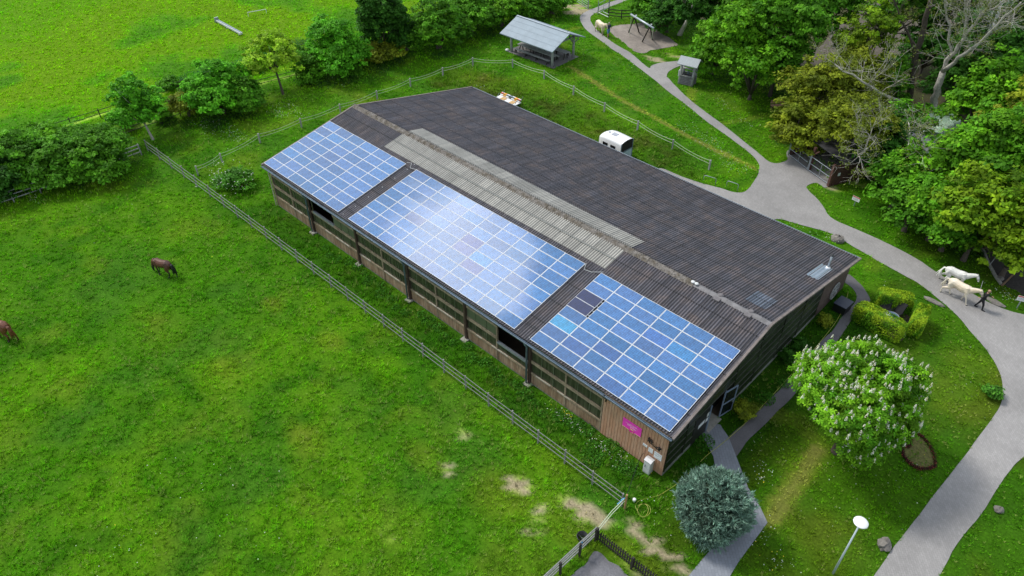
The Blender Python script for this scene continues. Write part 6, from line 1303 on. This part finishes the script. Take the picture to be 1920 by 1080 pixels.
def horse(loc, rz, lab, coat, mane, grazing=False, stride=(.28, -.22, -.2, .25), grp=None, halter=False, sc=1., socks=None, headturn=0.):
    r = empty('horse', loc, rz, lab, 'horse', grp); r.scale = (sc, sc, sc); v = {}; e = []
    def ch(*ks): e.extend(zip(ks[:-1], ks[1:]))
    v['pelvis'] = (-.45, 0, 1.22, .29, .33); v['rump'] = (-.66, 0, 1.19, .25, .28); v['loin'] = (-.12, 0, 1.15, .29, .33); v['barrel'] = (.18, 0, 1.11, .31, .36); v['chest'] = (.48, 0, 1.15, .26, .35); v['breast'] = (.68, 0, 1.19, .19, .26)
    ch('rump', 'pelvis'); ch('pelvis', 'loin', 'barrel', 'chest', 'breast')
    ht = headturn
    if grazing:
        N_ = [('n1', .88, 1.04, .13, .20), ('n2', 1.02, .82, .10, .16), ('n3', 1.12, .60, .085, .13), ('poll', 1.18, .44, .08, .11), ('face', 1.20, .28, .07, .09), ('nose', 1.16, .09, .05, .06)]
    else:
        N_ = [('n1', .88, 1.32, .125, .21), ('n2', 1.05, 1.42, .10, .17), ('n3', 1.21, 1.50, .085, .14), ('poll', 1.34, 1.52, .08, .11), ('face', 1.44, 1.36, .07, .10), ('nose', 1.54, 1.14, .05, .062)]
    for i, (k, x_, z_, a, b) in enumerate(N_): v[k] = (x_, ht*(i/5)**2, z_, a, b)
    ch('breast', 'n1', 'n2', 'n3', 'poll', 'face', 'nose')
    for s, S_ in ((-1, 'a'), (1, 'b')):
        f = stride[0 if s < 0 else 1]; h = stride[2 if s < 0 else 3]
        v['sh'+S_] = (.56, s*.15, .98, .12, .17); v['el'+S_] = (.56+f*.15, s*.17, .76, .075, .10); v['kn'+S_] = (.58+f*.55, s*.165, .47, .052, .056); v['fe'+S_] = (.55+f*(1.0), s*.16, .15, .038, .038); v['ho'+S_] = (.60+f*1.05, s*.16, .05, .05, .055)
        ch('chest', 'sh'+S_, 'el'+S_, 'kn'+S_, 'fe'+S_, 'ho'+S_)
        v['hi'+S_] = (-.58, s*.15, 1.0, .15, .23); v['st'+S_] = (-.47+h*.25, s*.18, .76, .10, .15); v['hk'+S_] = (-.76+h*.65, s*.165, .50, .052, .065); v['hf'+S_] = (-.70+h*.95, s*.16, .15, .04, .042); v['hh'+S_] = (-.64+h*1.0, s*.16, .05, .05, .058)
        ch('pelvis', 'hi'+S_, 'st'+S_, 'hk'+S_, 'hf'+S_, 'hh'+S_)
        px_ = v['poll']; v['ea'+S_] = (px_[0]-.02, px_[1]+s*.06, px_[2]+.07, .035, .03); v['et'+S_] = (px_[0]-.02+(.03 if not grazing else -.06), px_[1]+s*.075, px_[2]+.17 if not grazing else px_[2]+.15, .012, .014); ch('poll', 'ea'+S_, 'et'+S_)
    body = skinned('body', {k: v[k] for k in ['pelvis']+[q for q in v if q != 'pelvis']}, e, coat, r)
    # mane along the crest, tail, hooves, eyes
    rg = np.random.default_rng(int(abs(loc[0])*7)+3); crest = [np.array(v[k][:3])+(np.array([-.10, 0, .13]) if grazing and k in ('n2', 'n3', 'poll') else np.array([0, 0, v[k][4]*.9])) for k in ('breast', 'n1', 'n2', 'n3', 'poll')]
    VV = MB()
    for a, b in zip(crest[:-1], crest[1:]):
        for t_ in np.linspace(0, 1, 9): 
            p = a+(b-a)*t_; sd_ = 1; VV.tube([p+[0, 0, .02], p+[0, sd_*.06, .0], p+[rg.normal(0, .03), sd_*.13, -.13-rg.random()*.08]], [.03, .026, .008], 4)
    VV.build('mane', mane, r)
    tl = MB(); tp = np.array([-.88, 0, 1.30])
    for _ in range(12):
        j = rg.normal(size=2)*.04; tl.tube([tp+[.08, 0, 0], tp+[-.10, j[0]*.5, -.04], tp+[-.19, j[0], -.28], tp+[-.22+j[1], j[0]*1.6, -.58], tp+[-.2+j[1]*2, j[0]*2, -.82-rg.random()*.1]], [.05, .055, .05, .035, .01], 5)
    tl.build('tail', mane, r)
    for S_ in 'ab':
        for k in ('ho', 'hh'): p = v[k+S_]; MB().lathe((p[0]+.01, p[1], 0), [(.075, 0), (.06, .07), (.05, .09)], 10).build('hoof', 'hoof' if socks is None else socks, r)
        px_ = v['face']; MB().lathe((px_[0]-.02, px_[1]+(-.062 if S_ == 'a' else .062), px_[2]+.04), [(0, -.018), (.018, 0), (0, .018)], 8).build('eye', 'black', r)
    if halter:
        a, b = np.array(v['face'][:3]), np.array(v['nose'][:3]); c_ = (a+b*.7)/1.7; d = (b-a)/np.linalg.norm(b-a); s2 = np.array([0, 1, 0]); u2 = np.cross(d, s2); m = MB()
        for cc_, q in ((c_, .078), (a, .10), (np.array(v['poll'][:3]), .115)): m.tube([cc_+s2*q*math.cos(t_)+u2*q*1.1*math.sin(t_) for t_ in np.linspace(0, 2*math.pi, 13)], .012, 5)
        m.build('halter', 'ink', r)
    return r
RPI = math.pi
wc = coatmat('white horse coat', (.80, .79, .74), (.55, .54, .50), .35, (.70, .69, .65)); cc_ = coatmat('cream horse coat', (.72, .60, .45), (.66, .60, .48), .5, (.78, .70, .58)); bc = coatmat('bay horse coat', (.10, .034, .018), (.010, .008, .008), .62, (.055, .02, .014), .6); cn = coatmat('chestnut horse coat', (.14, .045, .022), (.07, .022, .014), .4, None, .4); gcx = coatmat('pale dun coat', (.74, .62, .46), (.32, .25, .18), .5)
HGP = 'horses led along the path'
WHP = np.array([43.45, 28.0, 0]); horse(tuple(WHP), .12, 'white horse on the grass side of the path beside the cream one', wc, 'white_horse', grp=HGP, halter=True, stride=(-.30, .05, .28, -.32), sc=.90, headturn=-.1)
horse((44.15, 26.62, 0), -.12, 'cream horse walking behind the person in black', cc_, 'mane_pale', grp=HGP, halter=True, stride=(.30, -.18, -.35, .22), sc=.95)
horse(tuple(G(1125, 63)), -.35, 'pale dun horse led down the upper path by a person in shorts', gcx, 'mane_pale', stride=(.2, -.15, -.2, .2), sc=.95, halter=True)
horse(tuple(G(312, 516)), 3.5, 'dark bay horse grazing in the paddock', bc, 'mane_black', True, stride=(.25, -.1, -.28, .2), sc=.94, socks='hoof')
horse(tuple(G(12, 633)), 3.45, 'chestnut horse half out of the picture at the left edge', cn, 'chestnut', True, stride=(.2, -.2, -.3, .15), sc=1.05)
def person(loc, rz, lab, top, bottom, hair, bare_legs=False, lean=.0, arms=((.15, -.25), (.25, .3)), step=.28, cap=None, sleeves=True):
    """standing height 1.74; x forward"""
    r = empty('person', loc, rz, lab, 'person'); v = {}; e = []
    def ch(*ks): e.extend(zip(ks[:-1], ks[1:]))
    L = lambda z: lean*(z-.9)
    v['pelvis'] = (0, 0, .95, .155, .115); v['waist'] = (L(1.1), 0, 1.1, .135, .10); v['chest'] = (L(1.32), 0, 1.32, .165, .115); v['neckb'] = (L(1.44), 0, 1.44, .085, .06); v['neck'] = (L(1.52)+.01, 0, 1.52, .052, .052); v['head'] = (L(1.60)+.02, 0, 1.60, .075, .090); v['crown'] = (L(1.66)+.015, 0, 1.665, .070, .082)
    ch('pelvis', 'waist', 'chest', 'neckb', 'neck', 'head', 'crown')
    v['nose'] = (v['head'][0]+.10, 0, 1.60, .013, .013); ch('head', 'nose')
    for s, q in ((-1, 'a'), (1, 'b')):
        st = step*(1 if s < 0 else -1)
        v['hp'+q] = (0, s*.095, .88, .095, .09); v['kn'+q] = (st*.45+.03, s*.10, .50, .06, .058); v['an'+q] = (st*.8-.02, s*.10, .10, .04, .04); v['to'+q] = (st*.8+.15, s*.11, .04, .045, .035); ch('pelvis', 'hp'+q, 'kn'+q, 'an'+q, 'to'+q)
        ax, az_ = arms[0 if s < 0 else 1]
        sx_ = L(1.40); v['sh'+q] = (sx_, s*.19, 1.40, .06, .055); v['eb'+q] = (sx_+ax*.6, s*.25, 1.13, .043, .043); w_ = (sx_+ax*1.3+.05, s*.24, 1.13+az_-.10); v['wr'+q] = (*w_, .028, .028)
        d = np.array(w_)-np.array(v['eb'+q][:3]); d /= np.linalg.norm(d); sd_ = np.cross(d, (0, 0, 1)); sd_ /= np.linalg.norm(sd_)+1e-9; up_ = np.cross(sd_, d)
        pm = np.array(w_)+d*.06; v['pa'+q] = (*pm, .022, .034); ch('chest', 'sh'+q, 'eb'+q, 'wr'+q, 'pa'+q)
        for i, (o_, ln) in enumerate(((-.03, .065), (-.01, .078), (.01, .072), (.03, .055))):
            a1 = pm+d*.045+sd_*o_; b1 = a1+d*ln*.6-up_*.02; v[f'f{i}{q}'] = (*a1, .009); v[f'g{i}{q}'] = (*b1, .008); ch('pa'+q, f'f{i}{q}', f'g{i}{q}')
        t1 = np.array(w_)+d*.03+sd_*s*-.035; t2 = t1+d*.035+sd_*s*-.02-up_*.01; v['t1'+q] = (*t1, .010); v['t2'+q] = (*t2, .009); ch('wr'+q, 't1'+q, 't2'+q)
    v = {k: (t if len(t) > 4 else (*t, t[3])) for k, t in v.items()}
    skinned('body', v, e, 'skin', r, .0085, it=1)
    g = lambda ks, f, dz=0: {k: (v[k][0], v[k][1], v[k][2]+dz, v[k][3]*f, v[k][4]*f) for k in ks}
    tk = ['chest', 'pelvis', 'waist', 'sha', 'eba', 'shb', 'ebb']+(['wra', 'wrb'] if sleeves else [])
    te = [('pelvis', 'waist'), ('waist', 'chest'), ('chest', 'sha'), ('sha', 'eba'), ('chest', 'shb'), ('shb', 'ebb')]+([('eba', 'wra'), ('ebb', 'wrb')] if sleeves else [])
    skinned('jacket' if sleeves else 'shirt', g(tk, 1.13), te, top, r, .012, it=1)
    lk = ['pelvis', 'hpa', 'kna', 'hpb', 'knb']+([] if bare_legs else ['ana', 'anb'])
    le = [('pelvis', 'hpa'), ('hpa', 'kna'), ('pelvis', 'hpb'), ('hpb', 'knb')]+([] if bare_legs else [('kna', 'ana'), ('knb', 'anb')])
    skinned('shorts' if bare_legs else 'trousers', g(lk, 1.15), le, bottom, r, .012, it=1)
    for q in 'ab': skinned('shoe', {k: (v[k][0], v[k][1], v[k][2]*.95, .05, .055) for k in ('an'+q, 'to'+q)}, [('an'+q, 'to'+q)], 'black', r, .012, it=1)
    hd = v['head']; MB().lathe((hd[0]-.018, 0, hd[2]), [(.085, -.05), (.098, .02), (.09, .08), (.055, .118), (0, .128)], 14).build('hair', cap or hair, r, True)
    for s in (-1, 1): MB().lathe((hd[0]+.085, s*.032, hd[2]+.01), [(0, -.01), (.011, 0), (0, .01)], 6).build('eye', 'ink', r)
    MB().box(hd[0]+.078, hd[0]+.092, -.022, .022, hd[2]-.055, hd[2]-.045).build('mouth', M('lips', (.3, .09, .07), .6, .05, 3), r)
    return r
p1 = G(1834, 579); person(tuple(p1), .15, 'person in black clothes and boots leading the two pale horses', 'blackcloth', 'blackcloth', 'hairbl', lean=.12, arms=((-.25, .05), (.2, .1)), step=.3)
p2 = G(1140, 70); person(tuple(p2), -.5, 'person in a dark blue shirt and blue shorts leading the pale dun horse', 'navy', 'denim', 'hairb', True, arms=((-.15, .1), (.15, .1)), step=.2, sleeves=False, cap='greycloth')
def rope(a, b, lab):
    a = np.array(a); b = np.array(b); tag(MB().tube([a*(1-t)+b*t-[0, 0, .25*4*t*(1-t)] for t in np.linspace(0, 1, 8)], .014, 5).build('lead_rope', 'wood_grey'), lab, 'rope')
rope(tuple(p1+[-.28, .0, 1.1]), tuple(WHP+[1.62, .1, 1.2]), 'lead rope from the person in black to the white horse')
rope(tuple(p2+[-.2, .1, 1.1]), tuple(G(1125, 63)+[1.4, -.5, 1.15]), 'lead rope from the person in shorts to the pale dun horse')
